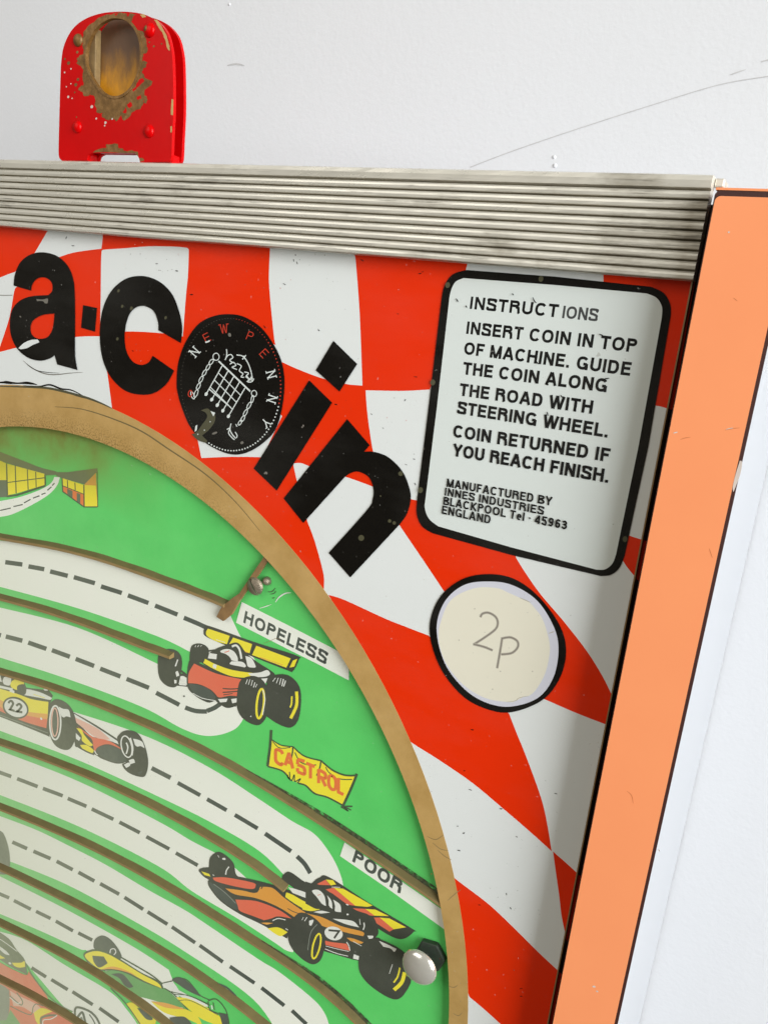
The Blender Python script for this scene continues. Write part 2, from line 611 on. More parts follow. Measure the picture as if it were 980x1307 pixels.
class Print:
    """thin layers of ink lying one on another on the plane Y"""
    STEP = 1e-6

    def __init__(self, Y, cr=(0, 0, 1), base=0):
        self.Y, self.cr = Y, cr
        self.bm = bmesh.new()
        self.mats, self.n = [], base

    def mi(self, mat):
        if mat not in self.mats:
            self.mats.append(mat)
        return self.mats.index(mat)

    def plane(self, px):
        return [unp(p, self.Y) for p in px]

    def loops(self, loops, mat):
        """loops in metres on the plane: first the outline, then holes"""
        self.n += 1
        y = self.Y - self.n * self.STEP
        allp = [p for L in loops for p in L]
        tris = tessellate_polygon([[Vector((p[0], p[1], 0)) for p in L] for L in loops])
        vs = [self.bm.verts.new((p[0], y, p[1])) for p in allp]
        i = self.mi(mat)
        for t in tris:
            a, b, c = (vs[k] for k in t)
            u, v = b.co - a.co, c.co - a.co
            if abs(u.x * v.z - u.z * v.x) < 1e-13:
                continue
            if u.cross(v).y > 0:
                b, c = c, b
            try:
                f = self.bm.faces.new((a, b, c))
                f.material_index = i
            except ValueError:
                pass

    def poly(self, s, mat, sharp=False, holes=(), cr=None):
        L = []
        for q in (s, *holes):
            pts = crop(cr or self.cr, parse(q))
            if sharp:
                pts = [(p[0], p[1], True) for p in pts]
            L.append(self.plane(smooth(pts, True)))
        self.loops(L, mat)

    def quads(self, L, R, mat, closed=False):
        self.n += 1
        y = self.Y - self.n * self.STEP
        i = self.mi(mat)
        a = [self.bm.verts.new((p[0], y, p[1])) for p in L]
        b = [self.bm.verts.new((p[0], y, p[1])) for p in R]
        N = len(a)
        for k in range(N if closed else N - 1):
            j = (k + 1) % N
            f = self.bm.faces.new((a[k], a[j], b[j], b[k]))
            f.normal_update()
            if f.normal.y > 0:
                f.normal_flip()
            f.material_index = i

    def stroke(self, s, mat, w, sharp=False, closed=False, taper=False, cr=None):
        """line of width w (in the units of the measured strip)"""
        cr = cr or self.cr
        pts = crop(cr, parse(s) if isinstance(s, str) else s)
        if sharp:
            pts = [(p[0], p[1], True) for p in pts]
        L, R = ribbon(smooth(pts, closed), w / cr[2], closed, taper)
        self.quads(self.plane(L), self.plane(R), mat, closed)

    def ell(self, cx, cy, rx, ry, tilt, mat, ring=0, cr=None, n=40):
        cr = cr or self.cr
        a = math.radians(tilt)
        pts = []
        for k in range(n):
            t = 2 * math.pi * k / n
            x, y = rx * math.cos(t), ry * math.sin(t)
            pts.append((cr[0] + (cx + x * math.cos(a) - y * math.sin(a)) / cr[2],
                        cr[1] + (cy + x * math.sin(a) + y * math.cos(a)) / cr[2]))
        if ring:
            L, R = ribbon(pts, ring / cr[2], True)
            self.quads(self.plane(L), self.plane(R), mat, True)
        else:
            self.loops([self.plane(pts)], mat)

    def text(self, txt, p0, p1, h, mat, pen=.215, gap=.09, space=.32, up=None, cr=None, jitter=0):
        """line of capitals from baseline start p0 to end p1; h cap height"""
        cr = cr or self.cr
        q = self.plane([(cr[0] + p[0] / cr[2], cr[1] + p[1] / cr[2]) for p in (p0, p1)])
        st, wd = text_strokes(txt, pen, gap, space)
        dx, dz = q[1][0] - q[0][0], q[1][1] - q[0][1]
        sx = math.hypot(dx, dz)
        ux, uz = -dz / sx, dx / sx
        # cap height in metres from the measured height
        m = self.plane([(cr[0] + p0[0] / cr[2], cr[1] + (p0[1] - h) / cr[2])])[0]
        hh = abs((m[0] - q[0][0]) * ux + (m[1] - q[0][1]) * uz)
        kx = sx / wd
        for s in st:
            pts = [(p[0] * kx, p[1] * hh) for p in s]
            cl = len(s) > 3 and abs(s[0][0] - s[-1][0]) + abs(s[0][1] - s[-1][1]) < 1e-6
            L, R = ribbon(pts, pen * hh, cl)
            f = lambda P: [(q[0][0] + a * dx / sx + b * ux, q[0][1] + a * dz / sx + b * uz) for a, b in P]
            self.quads(f(L), f(R), mat, cl)

    def done(self, name, parent, label=None):
        return finish(name, self.bm, parent, self.mats, label=label)


def solid(outer, holes, y0, y1, bm=None):
    """outline (x, z in metres) extruded from y0 (front) to y1"""
    bm = bm or bmesh.new()
    L = [outer, *holes]
    allp = [p for q in L for p in q]
    tris = tessellate_polygon([[Vector((p[0], p[1], 0)) for p in q] for q in L])
    fv = [bm.verts.new((p[0], y0, p[1])) for p in allp]
    bv = [bm.verts.new((p[0], y1, p[1])) for p in allp]
    for t in tris:
        a, b, c = (fv[k] for k in t)
        if (b.co - a.co).cross(c.co - a.co).y > 0:
            t = (t[0], t[2], t[1])
        for vs, o in ((fv, 1), (bv, -1)):
            try:
                bm.faces.new([vs[k] for k in (t if o > 0 else t[::-1])])
            except ValueError:
                pass
    i = 0
    for q in L:
        n = len(q)
        for k in range(n):
            j = (k + 1) % n
            try:
                bm.faces.new((fv[i + k], fv[i + j], bv[i + j], bv[i + k]))
            except ValueError:
                pass
        i += n
    bmesh.ops.recalc_face_normals(bm, faces=bm.faces)
    return bm


def box(bm, x0, x1, y0, y1, z0, z1, mi=0):
    v = [bm.verts.new(p) for p in ((x0, y0, z0), (x1, y0, z0), (x1, y1, z0), (x0, y1, z0),
                                   (x0, y0, z1), (x1, y0, z1), (x1, y1, z1), (x0, y1, z1))]
    for q in ((0, 3, 2, 1), (4, 5, 6, 7), (0, 1, 5, 4), (1, 2, 6, 5), (2, 3, 7, 6), (3, 0, 4, 7)):
        bm.faces.new([v[k] for k in q]).material_index = mi
    return bm


def bevel(o, w, seg=2):
    m = o.modifiers.new("bevel", 'BEVEL')
    m.width, m.segments, m.limit_method = w, seg, 'ANGLE'
    m.angle_limit = math.radians(40)
    return o


def circle_pts(cx, cz, r, n=160):
    return [(cx + r * math.cos(2 * math.pi * k / n), cz + r * math.sin(2 * math.pi * k / n)) for k in range(n)]


def dome(bm, c, r, h, seg=28, rings=8, sx=1.0):
    """rounded head on the plane Y = c[1], bulging towards the viewer by h"""
    prev = None
    for i in range(rings + 1):
        a = math.pi / 2 * i / rings
        rr, yy = r * math.cos(a), h * math.sin(a)
        if i == rings:
            top = bm.verts.new((c[0], c[1] - h, c[2]))
            for k in range(seg):
                bm.faces.new((prev[k], prev[(k + 1) % seg], top))
            break
        cur = [bm.verts.new((c[0] + rr * math.cos(2 * math.pi * k / seg) * sx, c[1] - yy,
                             c[2] + rr * math.sin(2 * math.pi * k / seg))) for k in range(seg)]
        if prev:
            for k in range(seg):
                bm.faces.new((prev[k], prev[(k + 1) % seg], cur[(k + 1) % seg], cur[k]))
        prev = cur
    return bm


# ================================================================== the wall
WALL_Y = .148
bm = bmesh.new()
vs = [bm.verts.new(p) for p in ((-3, WALL_Y, -1.5), (3, WALL_Y, -1.5), (3, WALL_Y, 1.6), (-3, WALL_Y, 1.6))]
bm.faces.new(vs)
wall = finish('wall', bm, None, ['wall'])
wall["kind"] = 'structure'
p = Print(WALL_Y - .0002)
m_simple('crack_grey', (196, 195, 195), .8, var=.12, nscale=200)
m_simple('nib_white', (240, 240, 240), .5, var=.02)
p.stroke("600,213 655,192 740,163 840,131 920,107 985,96", 'crack_grey', 1.1)
p.stroke("932,95 940,92 952,88", 'crack_grey', 1.6, taper=True)
p.stroke("972,78 984,75", 'crack_grey', 1.6)
p.stroke("290,83 301,81 312,83", 'crack_grey', 2.2, taper=True)
p.done('hairline_crack', wall, None)
bm = bmesh.new()
for (a, b, r) in ((707, 200, 2.4), (708, 211, 2.8), (293, 5, 2)):
    q = unp((a, b), WALL_Y)
    dome(bm, (q[0], WALL_Y + .0001, q[1]), r * .0004, .0006, 10, 4)
finish('paint_nib', bm, wall, ['wall'], True)

# ================================================================== the machine
X_L, X_R, Z_B = -.585, -.0157, -.56           # cabinet left, right, bottom
root = bpy.data.objects.new('coin_game_machine', None)
COL.objects.link(root)
root.location = (-.30, .07, ZC + Z_B)
root["label"] = "wall-hung coin racing game with red chequered front, ribbed metal top trim and orange edge"
root["category"] = "arcade machine"

# cabinet sides and back
bm = bmesh.new()
box(bm, X_R - .014, X_R, -.0112, WALL_Y - .001, Z_B, .0383)
box(bm, X_L, X_L + .014, -.0112, WALL_Y - .001, Z_B, .0383)
box(bm, X_L + .0145, X_R - .0145, .012, WALL_Y - .001, Z_B, .0383)
bevel(finish('cabinet', bm, root, ['laminate_white']), .0003)

# orange edge boards (the photograph shows the right-hand one)
OY = -.012


def edge_board(x0, x1, r=.0014):
    """x0 inner, x1 outer"""
    zt, zb = .0369, Z_B
    lo, hi = min(x0, x1), max(x0, x1)
    inner_right = x0 > x1

    def outline(a, b, top, rr):
        pts = [(a, zb), (b, zb)]
        cs = [(b, 1), (a, -1)]
        for cx, sg in cs:
            inner = (cx == a) != inner_right
            q = rr if inner else .0004
            c = (cx - sg * q, top - q)
            for k in range(7):
                t = math.radians((0 if sg > 0 else 90) + 90 * k / 6)
                pts.append((c[0] + q * math.cos(t), c[1] + q * math.sin(t)))
        return pts
    q = Print(OY - .00003)
    q.mi('laminate_orange')
    solid(outline(lo + .0003, hi - .0011 if not inner_right else hi - .0003, zt, r), (), OY, OY + .0008, q.bm)
    if x1 > -.1:
        for x, y, rx, ry, a in ((758, 1260, 2.2, 1.3, 10), (762, 1266, 1.6, 1.0, 30), (841, 1086, 1.5, .9, 60), (930, 296, 1.4, 1.2, 0), (862, 552, 3, .8, -15), (931, 547, 5, .7, -12)):
            q.ell(x, y, rx, ry, a, 'chip_white', n=9)
        q.poly("944,588* 947,590 945,604 940,618 936,628* 935,622 938,608", 'chip_white')
        for a in ("868,561 874,559 881,558", "925,549 935,547 944,546", "905,700 909,712", "800,1010 806,1016 808,1026", "936,380 941,384"):
            q.stroke(a, 'ink_nick', .9, taper=True)
    o = bevel(q.done('edge_board', root, "orange laminate edge board beside the chequered front"), .00025)
    c = solid(outline(lo, hi - .0001, zt + .0014, r), (), OY + .0002, OY + .0102)
    finish('board_core', c, o, ['laminate_core'], label="dark brown core line round the orange board")
    t = bmesh.new()
    box(t, lo, hi - .0002, OY + .0001, OY + .02, zt + .0015, zt + .0021)
    finish('top_strip', t, o, ['laminate_orange'])
    return o


edge_board(-.0364, X_R)
edge_board(X_L + .0207, X_L)
bm = bmesh.new()
box(bm, -.0392, -.0305, .0008, .0115, Z_B, .0365)
finish('channel', bm, root, ['channel_brown'])

# playfield board
PF = .0035
bm = bmesh.new()
box(bm, X_L + .016, -.0405, PF, .0115, Z_B + .002, .034)
board = finish('playfield', bm, root, ['f_green'], label="green painted race track board behind the glass")

# ------------------------------------------------------------------ printed front
A = (0, 270, 3.77); B = (210, 300, 2.97); Nn = (350, 480, 3.92); BX = (520, 320, 2.8)
P2 = (520, 720, 3.5); LR = (500, 900, 3.21); PEN = (220, 395, 6.533)
RO, RI = (-.3042, -.2892, .2363), (-.29415, -.28934, .21837)
p = Print(0.0)
p.loops([[(X_L + .02, Z_B + .003), (-.0393, Z_B + .003), (-.0393, .030), (X_L + .02, .030)], circle_pts(-.302, -.2892, .2290)], 'ink_white')
red = lambda s: p.poly(s, 'ink_red', cr=(0, 0, 1))
# the red fields of the chequer
red("-160,288* 61,280* 61,294* 44.5,322* 30,338 18.5,347* 0,354 -70,385 -160,440*")
red("75,328* 90,323 106,320 130,317* 129,335 128.5,381 127.5,429* 111,429 95,430* 60,436 24,443 0,449* -40,458* -30,440* 0,442* 12,405 18,372 21,366*")
red("131.8,285* 131,303 129.5,317* 129.3,321.5* 132,318.5 159,316.5 191,314 225,314.5 239,316* 241,318* 240,350 237,381 233.5,429* 200,424.5 159,423 128,428* 131,450 136.6,474 143,521* 147,527* 186,549 230,575 262,600* 257,584.5* 252,560* 262,430 352,440* 349.5,428 343.7,367 343.5,340 344.7,316* 345,285*")
red("451,285* 452.4,326* 454,333.7 459,401 462.5,492* 442,490 412,483 380,471 358,461* 330,500* 360,531* 348,556 335,583.5* 296,583 257,584.5* 250,600* 330,690 413,752.5* 413.5,748 412.5,731 402,692 392,665* 379,614 374,591.5* 384,591 394.6,594.8 420,602 449.5,611.4 475,620.8* 495,628* 492,610* 483,595 476,576 469,529 466.6,498* 500,498.7 520,498.6 548.6,497* 575,420* 597,334* 598,285*")
red("495,628* 510,633 524,637 532,638.7* 600,648* 652,690* 659,713* 673,735 691,760 720,794 748.6,831 768.6,863 782,890* 780,905 776,926* 737,911 695.7,893* 640,870* 590,780* 566,754* 540,715 509.4,670*")
red("419,759.4* 440,766 490,789 520,801 547,811.4* 600,860* 649.5,911* 660,938 671,965 693,1027.7 704,1087* 674.5,1060.4 640,1030.8 602.8,999.7 562.3,971.7 526.5,949 518.7,942* 500,905 470,840*")
red("705.6,1087* 711,1092 718,1098 728,1107 742,1120* 724,1203* 717,1172 713.4,1143 709,1112*")
red("577.9,1119.6* 590,1129 624.6,1155.5 655.8,1185 687,1216 717,1244* 701,1324* 640,1309* 618,1289 599,1273* 596,1258 590,1180 583,1145*")
red("770,285* 770,347* 770,365* 830,390* 834.3,517.4* 842,518.5 858,523* 900,285*")
red("780,705* 800,682.5* 810,686 826,691* 815,742* 801,725 795,716*")
p_front = p

# gold ring round the window
p = Print(-.00008)
p.mi('gold')
solid(circle_pts(RO[0], RO[1], RO[2], 200), [circle_pts(RI[0], RI[1], RI[2], 200)], -.00006, .0026, p.bm)
p.stroke("70,519 104,522 143,534 180,550 215,573 262,605 300,640 332,678", 'rail_shade_dust', 1.8, taper=True)
for a in ("545,1068 556,1072 566,1066", "552,1076 562,1084 572,1086", "558,1085 567,1093 576,1098", "571,1150 580,1142 588,1136",
          "572,1259 579,1261 584,1258", "578,1294 585,1297 590,1293"):
    p.stroke(a, 'rail_wood', 1.1, taper=True)
p_ring = p

# ragged paint edge and specks belong to the printed sheet
p = p_front
p.n = 100
p.poly("-40,488* 0,487 8,486 22,488 36,487 48,491 30,490 12,490 0,489 -40,490*", 'ink_black')
p.stroke("30,492 50,493 64,491 78,496 92,498 108,506", 'ink_black', 2.2, taper=True)
p.stroke("58,494 80,499 98,505 112,509", 'ink_black', 1.2, taper=True)
p.stroke("-10,491 10,493 26,492", 'ink_speck', 1.2, taper=True)
p.stroke("0,493 40,494 66,496 106,506 128,514 143,521", 'ink_olive', 3.0, taper=True)
p.stroke("30,460 40,469 55,476 70,478 90,476 106,475", 'ink_speck', 1.2, taper=True)
p.stroke("33,463 46,472 60,475 76,476", 'ink_black', .9, taper=True)
p.stroke("0,376.5 8,376.6 16,376.5", 'ink_speck', .8)
for cr, pts in ((Nn, "655,120,-50 487,190,40 545,260,35 800,327,0 660,442,30 700,415,20 705,540,60 815,550,0 310,143,20 532,445,-60 592,730,70"),
                (B, "497,75,80 503,105,70 490,95,80 455,185,30 47,135,10 103,225,0 585,360,45 885,298,30 968,145,-10 750,95,30 650,641,10 380,347,60"),
                (A, "320,125,-70 352,163,0 755,250,0 852,285,5 922,400,0 640,670,30 797,510,10"),
                (LR, "330,101,10 322,348,20 295,525,-25 270,497,0 512,540,30 470,775,80 487,833,60 672,363,15 275,597,10 448,425,0 360,820,0 530,1163,0 530,1195,0 298,270,0"),
                (BX, "55,75,-15 30,450,10 632,935,70 380,155,30 95,682,0 105,842,0"),
                (P2, "290,740,5")):
    for tok in pts.split():
        x, y, a = map(float, tok.split(','))
        ln = random.uniform(3.2, 6.5) * cr[2] / 3
        c, s_ = math.cos(math.radians(a)) * ln, math.sin(math.radians(a)) * ln
        p.stroke([(x - c, y - s_, 1), (x, y + random.uniform(-1, 1), 1), (x + c, y + s_, 1)], 'ink_black', random.uniform(2.2, 4.2), taper=True, cr=cr)
rs = random.Random(3)
for cr, n_, bx in ((A, 16, (580, 200, 900, 290)), (A, 6, (500, 110, 900, 165)), (B, 14, (130, 60, 720, 400)), (B, 7, (440, 60, 900, 330)), (A, 10, (600, 600, 720, 760)), (Nn, 9, (120, 60, 440, 480)), (LR, 10, (150, 950, 560, 1290)), (Nn, 9, (480, 80, 720, 560)), (LR, 8, (150, 250, 600, 800))):
    for _ in range(n_):
        x, y = rs.uniform(bx[0], bx[2]), rs.uniform(bx[1], bx[3])
        p.ell(x, y, rs.uniform(.8, 2.6) * cr[2] / 3.5, rs.uniform(.8, 2.0) * cr[2] / 3.5, rs.uniform(0, 180), rs.choice(['ink_signwhite', 'ink_speck', 'ink_coinred', 'ink_speck']), cr=cr, n=8)
panel = p.done('front_panel', root, "red and white chequered printed front of the machine")
p_ring.done('gold_ring', panel, "gold painted ring round the track window")


def letter(name, outer, holes, cr, extra=None, label=None):
    q = Print(-.0003, cr)
    q.poly(outer, 'ink_black', holes=holes)
    if extra:
        extra(q)
    return q.done(name, panel, label)


def a_extra(q):
    q.poly("88,657* 115,632 150,617 182,615* 190,628* 160,640 130,656 100,662*", 'ink_white')
    q.poly("175,420* 205,422 230,418 228,440 215,440* 205,430 178,430*", 'ink_speck')
    q.ell(98, 505, 5, 3, 30, 'ink_speck')


letter('title_letter', "65,355* 72,300 100,240 150,204 210,195 275,213 325,258 352,320 360,390 362,500* 361,640* 363,705 373,762* 275,735* 262,690* 240,706 190,717 130,700 80,655 52,590 48,520 62,465 100,425 155,406 232,401* 251,380 250,345 230,322 200,315 172,327 155,352 150,380*",
       ["262,490* 205,497 160,523 147,560 155,593 185,611 225,605 248,577 258,535"], A, a_extra, "black letter a at the left edge of the title")
letter('title_hyphen', "400,449* 467,463* 457,577* 390,558*", (), A, None, "small black square dash between the letters a and c")
letter('title_letter', "870,632* 877,560 862,480 830,400 780,345 720,315 660,309 600,325 540,375 500,450 482,540 482,640 500,730 540,805 600,860 670,880 740,873 800,830 838,765* 735,693* 715,725 680,737 640,722 612,680 600,620 605,550 625,490 660,458 700,455 740,480 760,530 762,570*",
       (), A, lambda q: [q.ell(x, y, r, r * 1.4, 20, 'ink_olive', n=12) for x, y, r in ((570, 380, 6), (632, 465, 7), (588, 455, 6), (797, 510, 6), (565, 612, 6))], "large black letter c of the title")
letter('title_letter', "548,550* 635,635* 425,969* 338,885*", (), B, lambda q: q.poly("640,400* 730,488* 663,593* 573,512*", 'ink_black'), "black letter i of the title with its diamond dot")
letter('title_letter', "365,215* 477,345* 450,378* 500,379 570,405 640,475 676,560 682,620 662,692 625,745* 380,1008* 272,885* 462,672 492,615 495,560 472,505 420,478 380,486 352,506* 145,735* 47,612*",
       (), Nn, lambda q: [q.ell(x, y, r, r, 0, 'ink_olive', n=10) for x, y, r in ((632, 488, 12), (435, 810, 15), (577, 725, 9), (600, 735, 9), (532, 600, 4))], "black letter n ending the title")

# the coin that stands for the letter o
q = Print(-.0003, PEN)
q.poly("35,600 50,440 110,270 215,122 340,55 470,37 600,60 740,150 850,300 915,450 935,620 915,820 860,1000 760,1110 640,1185 520,1210 400,1180 260,1100 150,980 80,820 45,700", 'ink_black')
CX, CY = 485, 625


def coin_letter(ch, x, y, mat, h=74, w=52):
    ang = math.atan2(y - CY, x - CX)
    ux, uy = math.cos(ang), math.sin(ang)
    rx, ry = -uy, ux
    st, wd = glyph(ch, .05)
    for s in st:
        pts = []
        for a, b in s:
            a = (a / wd - .5) * w
            b = (b - .5) * h
            pts.append((x + rx * a + ux * b, y + ry * a + uy * b, 1))
        q.stroke(pts, mat, 9 if mat == 'ink_signwhite' else 7)
    for a in (-.5, .5):      # serifs
        for b in (-.5, .5) if ch in 'N' else ((.5,) if ch in 'WY' else ()):
            x0, y0 = x + rx * a * w + ux * b * h, y + ry * a * w + uy * b * h
            q.stroke([(x0 - rx * 11, y0 - ry * 11, 1), (x0 + rx * 11, y0 + ry * 11, 1)], mat, 7)


for ch, x, y, mt in (('N', 185, 352, 'ink_signwhite'), ('E', 287, 232, 'ink_coinred'), ('W', 430, 160, 'ink_coinred'), ('P', 648, 220, 'ink_coinred'), ('E', 765, 365, 'ink_coinred'), ('N', 825, 540, 'ink_signwhite'), ('N', 832, 745, 'ink_signwhite'), ('Y', 780, 942, 'ink_signwhite')):
    coin_letter(ch, x, y, mt, w=64 if ch == 'W' else 52)
q.stroke("275,272 295,268 312,258", 'ink_signwhite', 12)
wt = 'ink_signwhite'
q.stroke("385,428* 650,682*", wt, 13)
Lv, Rv = ((420, 462), (285, 700)), ((607, 652), (470, 885))
for k in range(5):
    f = k / 4
    a = (Lv[0][0] + (Rv[0][0] - Lv[0][0]) * f, Lv[0][1] + (Rv[0][1] - Lv[0][1]) * f, 1)
    b = (Lv[1][0] + (Rv[1][0] - Lv[1][0]) * f, Lv[1][1] + (Rv[1][1] - Lv[1][1]) * f, 1)
    q.stroke([a, b], wt, 8.5)
    q.ell(b[0] - 2, b[1] + 4, 13, 17, 30, wt, n=12)
for f in (.27, .52, .77):
    a = (Lv[0][0] + (Lv[1][0] - Lv[0][0]) * f, Lv[0][1] + (Lv[1][1] - Lv[0][1]) * f, 1)
    b = (Rv[0][0] + (Rv[1][0] - Rv[0][0]) * f, Rv[0][1] + (Rv[1][1] - Rv[0][1]) * f, 1)
    q.stroke([a, b], wt, 7.5)
q.stroke("310,665* 470,800*", wt, 10)
for x, y, rx, ry, t in ((365, 393, 26, 30, 0), (325, 436, 13, 26, 35), (298, 480, 12, 28, 30), (268, 527, 12, 30, 30), (240, 582, 12, 30, 28), (218, 640, 12, 30, 25), (198, 700, 13, 34, 22),
                        (170, 715, 12, 32, -20), (682, 700, 22, 26, 0), (668, 745, 10, 30, 10), (640, 800, 12, 32, 28), (610, 860, 12, 30, 28), (588, 910, 12, 28, 30), (565, 942, 11, 24, 30)):
    q.ell(x, y, rx, ry, t, wt, ring=7, n=18)
q.ell(150, 700, 16, 26, 10, 'ink_coinred', ring=8, n=18)
for s in ("490,950 482,1000 500,1040 530,1075", "455,1000 480,990 470,1030 500,1070 520,1085", "525,1020 540,1050 535,1070", "530,955 540,975",
          "452,330 455,365 450,400", "440,420 460,385 490,375 505,400 480,420 500,440", "480,455 510,440 530,465 500,480 540,500", "540,450 575,470 560,510 590,535 575,560 600,565",
          "600,520 635,530 615,560 650,580 625,600 660,605", "620,545 640,590", "655,560 665,600 680,575", "535,378 580,385 610,410 640,465 660,530 668,580", "585,415 615,380", "595,385 608,412"):
    q.stroke(s, wt, 8.5)
# border beads
for k in range(110):
    t = 2 * math.pi * k / 110
    rx_, ry_ = 415, 552
    x, y = CX + 5 + rx_ * math.cos(t) + 12 * math.sin(t), CY + ry_ * math.sin(t)
    d = math.degrees(t)
    if d < 118:
        q.ell(x, y, 6.5, 6.5, 0, 'ink_signwhite' if d > 18 else 'ink_coinred', n=8)
    elif d > 275:
        q.ell(x, y, 5.5 if d > 320 else 3.5, 5.5 if d > 320 else 3.5, 0, 'ink_coinred', n=8)
    else:
        q.ell(x, y, 2.4, 2.4, 0, 'ink_speck', n=6)
q.poly("240,840* 300,825 335,870 360,880 355,935 310,1000 250,1050* 295,1095* 285,1112* 215,1088 165,1040* 205,1020 250,960 292,900 280,860", 'ink_olive')
q.poly("320,845* 360,860* 345,890*", wt)
q.poly("195,970* 212,960* 205,1005 188,1018*", wt)
for x, y in ((215, 1040), (270, 1005), (318, 935)):
    q.ell(x, y, 5, 5, 0, wt, n=8)
for x, y, a, b in ((480, 210, 13, 17), (583, 1110, 14, 12), (355, 1030, 24, 9), (285, 345, 6, 6), (160, 375, 5, 6)):
    q.ell(x, y, a, b, -20, 'ink_speck', n=12)
q.done('coin_emblem', panel, "black round coin with a white portcullis in the title")

# instruction sign
q = Print(-.0003, BX)
q.poly("210,68* 530,92* 870,128* 915,150 938,190 940,230* 860,700* 775,1090* 757,1133 727,1158 690,1163* 380,1090* 90,1010* 52,985 33,940 35,880* 75,560* 118,200* 130,130 160,85", 'ink_black')
q.poly("200,97* 530,122* 855,152* 890,168 909,200 908,240* 825,700* 745,1085* 732,1118 706,1139 675,1140* 370,1060* 110,985* 77,958 62,920 65,880* 105,560* 146,200* 153,150 170,112", 'ink_signwhite')
T1 = 'ink_text'
q.text("INSTRUCT", (220, 207), (536, 238), 45, T1)
q.text("IONS", (551, 240), (678, 252), 45, 'ink_worn', .19)
q.text("INSERT COIN IN TOP", (208, 296), (817, 364), 45, T1)
q.text("OF MACHINE. GUIDE", (200, 369), (795, 447), 45, T1)
q.text("THE COIN ALONG", (197, 441), (712, 506), 45, T1)
q.text("THE ROAD WITH", (185, 517), (660, 583), 45, T1)
q.text("STEERING WHEEL.", (177, 581), (716, 668), 45, T1)
q.text("COIN RETURNED IF", (162, 665), (720, 755), 45, T1)
q.text("YOU REACH FINISH.", (162, 733), (718, 830), 45, T1)
q.text("MANUFACTURED BY", (140, 843), (515, 911), 30, T1, .20, .13)
q.text("INNES INDUSTRIES", (133, 874), (487, 944), 29, T1, .20, .13)
q.text("BLACKPOOL Tel - 45963", (128, 907), (570, 997), 30, T1, .20, .13)
q.text("ENGLAND", (123, 939), (297, 976), 30, T1, .20, .13)
for x, y in ((145, 122), (92, 470), (778, 1030), (48, 855), (478, 100)):
    q.ell(x, y, 9, 11, 10, 'ink_olive', n=10)
for s in ("375,152 380,158", "448,165 455,180 462,186", "685,297 700,303", "705,457 722,455", "500,575 503,590", "548,515 555,525", "462,395 468,405", "175,170 182,182", "210,195 213,203", "500,475 505,480"):
    q.stroke(s, T1, 4, taper=True)
q.done('instruction_sign', panel, "white instruction sign with a black rounded border")

# price disc
q = Print(-.0003, P2)
q.poly("98,290 140,155 240,70 360,45 480,68 590,150 680,275 708,390 680,510 600,610 455,664 330,640 230,575 140,450", 'ink_black')
q.poly("130,290 165,170 250,95 360,78 470,95 580,165 655,285 674,390 650,510 580,600 455,638 340,615 245,550 165,440", 'paper_gap')
q.poly("148,260 195,160 300,108 400,108 450,128 500,150 545,172 575,205 600,240 622,300 636,370 628,440 610,500 575,560 545,588 515,596 480,614 450,617 350,600 250,540 170,440 140,340", 'paper')
for s in ("325,238 335,222 362,218 392,235 403,262 392,292 345,328 295,360*", "293,358* 340,370 380,386*", "423,328* 415,380 400,466*", "425,332* 460,328 490,345 492,372 465,398 418,404*"):
    q.stroke(s, 'pencil', 12)
    q.stroke(s, 'pencil_dark', 6)
q.stroke("500,150 530,163 550,172", 'pencil', 4, taper=True)
q.stroke("440,617 480,612 500,598 540,590", 'pencil', 3, taper=True)
q.stroke("630,310 655,302", 'pencil', 4, taper=True)
for x, y in ((558, 480), (415, 480), (230, 340), (300, 200), (380, 560)):
    q.ell(x, y, 3, 3, 0, 'pencil', n=8)
q.done('price_disc', panel, "round cream price disc with pencilled 2p and black rim")

# front glass
bm = bmesh.new()
box(bm, X_L + .019, -.0395, -.0032, -.0006, Z_B + .003, .0375)
glass = finish('front_glass', bm, root, ['glass'])
bm = bmesh.new()
box(bm, -.0394, -.0390, -.0032, .0005, Z_B + .003, .0155)
finish('glass_edge', bm, glass, ['glass_edge'])

# ------------------------------------------------------------------ playfield art
F1 = (0, 560, 2.97); F2 = (0, 840, 2.97); F3 = (0, 1060, 2.97); F4 = (180, 690, 2.882)
H = (270, 690, 5.765); PO = (420, 1060, 5.444); K7 = (245, 1070, 5.444); K7B = (390, 1100, 5.444)
p = Print(PF - .00002)
cream = lambda s: p.poly(s, 'f_cream', cr=(0, 0, 1))
# small road by the houses
p.poly("-200,560* 0,520* 150,490 300,440 400,390 440,350 452,318* 500,320* 475,390 400,470 250,560 100,630 0,652* -200,690*", 'f_cream', cr=(0, 560, 6.533))
for a in ("0,598 90,578", "112,566 190,548", "200,535 255,505", "275,495 330,475", "345,465 380,452", "395,430 430,400", "435,390 455,370"):
    p.stroke(a, 'f_dash', 10, cr=(0, 560, 6.533))
cream("-160,672* 0,690* 67,699 134.7,717 202,742 252.5,761 286,775 296,790* 305,809* 330,850* 300,870* 242,832* 200,812 101,777 0,749* -160,718*")
cream("-160,745* 0,775.5* 101,802 202,848 240,866* 300,850* 318,890 308,922 291,935 263,939.5 232,930 180,902 84,866 0,839.5* -160,800*")
cream("-160,855* 0,884* 94,909 188.6,941 269,981 330,1020 372,1048 400,1064 418,1085 431,1108 438,1131 436,1150* 365,1120* 330,1086 269,1050 202,1017 101,971 0,933* -160,888*")
cream("-160,912* 0,958.5* 101,998 202,1048.8 245,1074 283,1093* 380,1180* 374,1216* 364,1213 348,1202 300,1171 245,1138 202,1106 101,1055.5 0,1015* -160,962*")
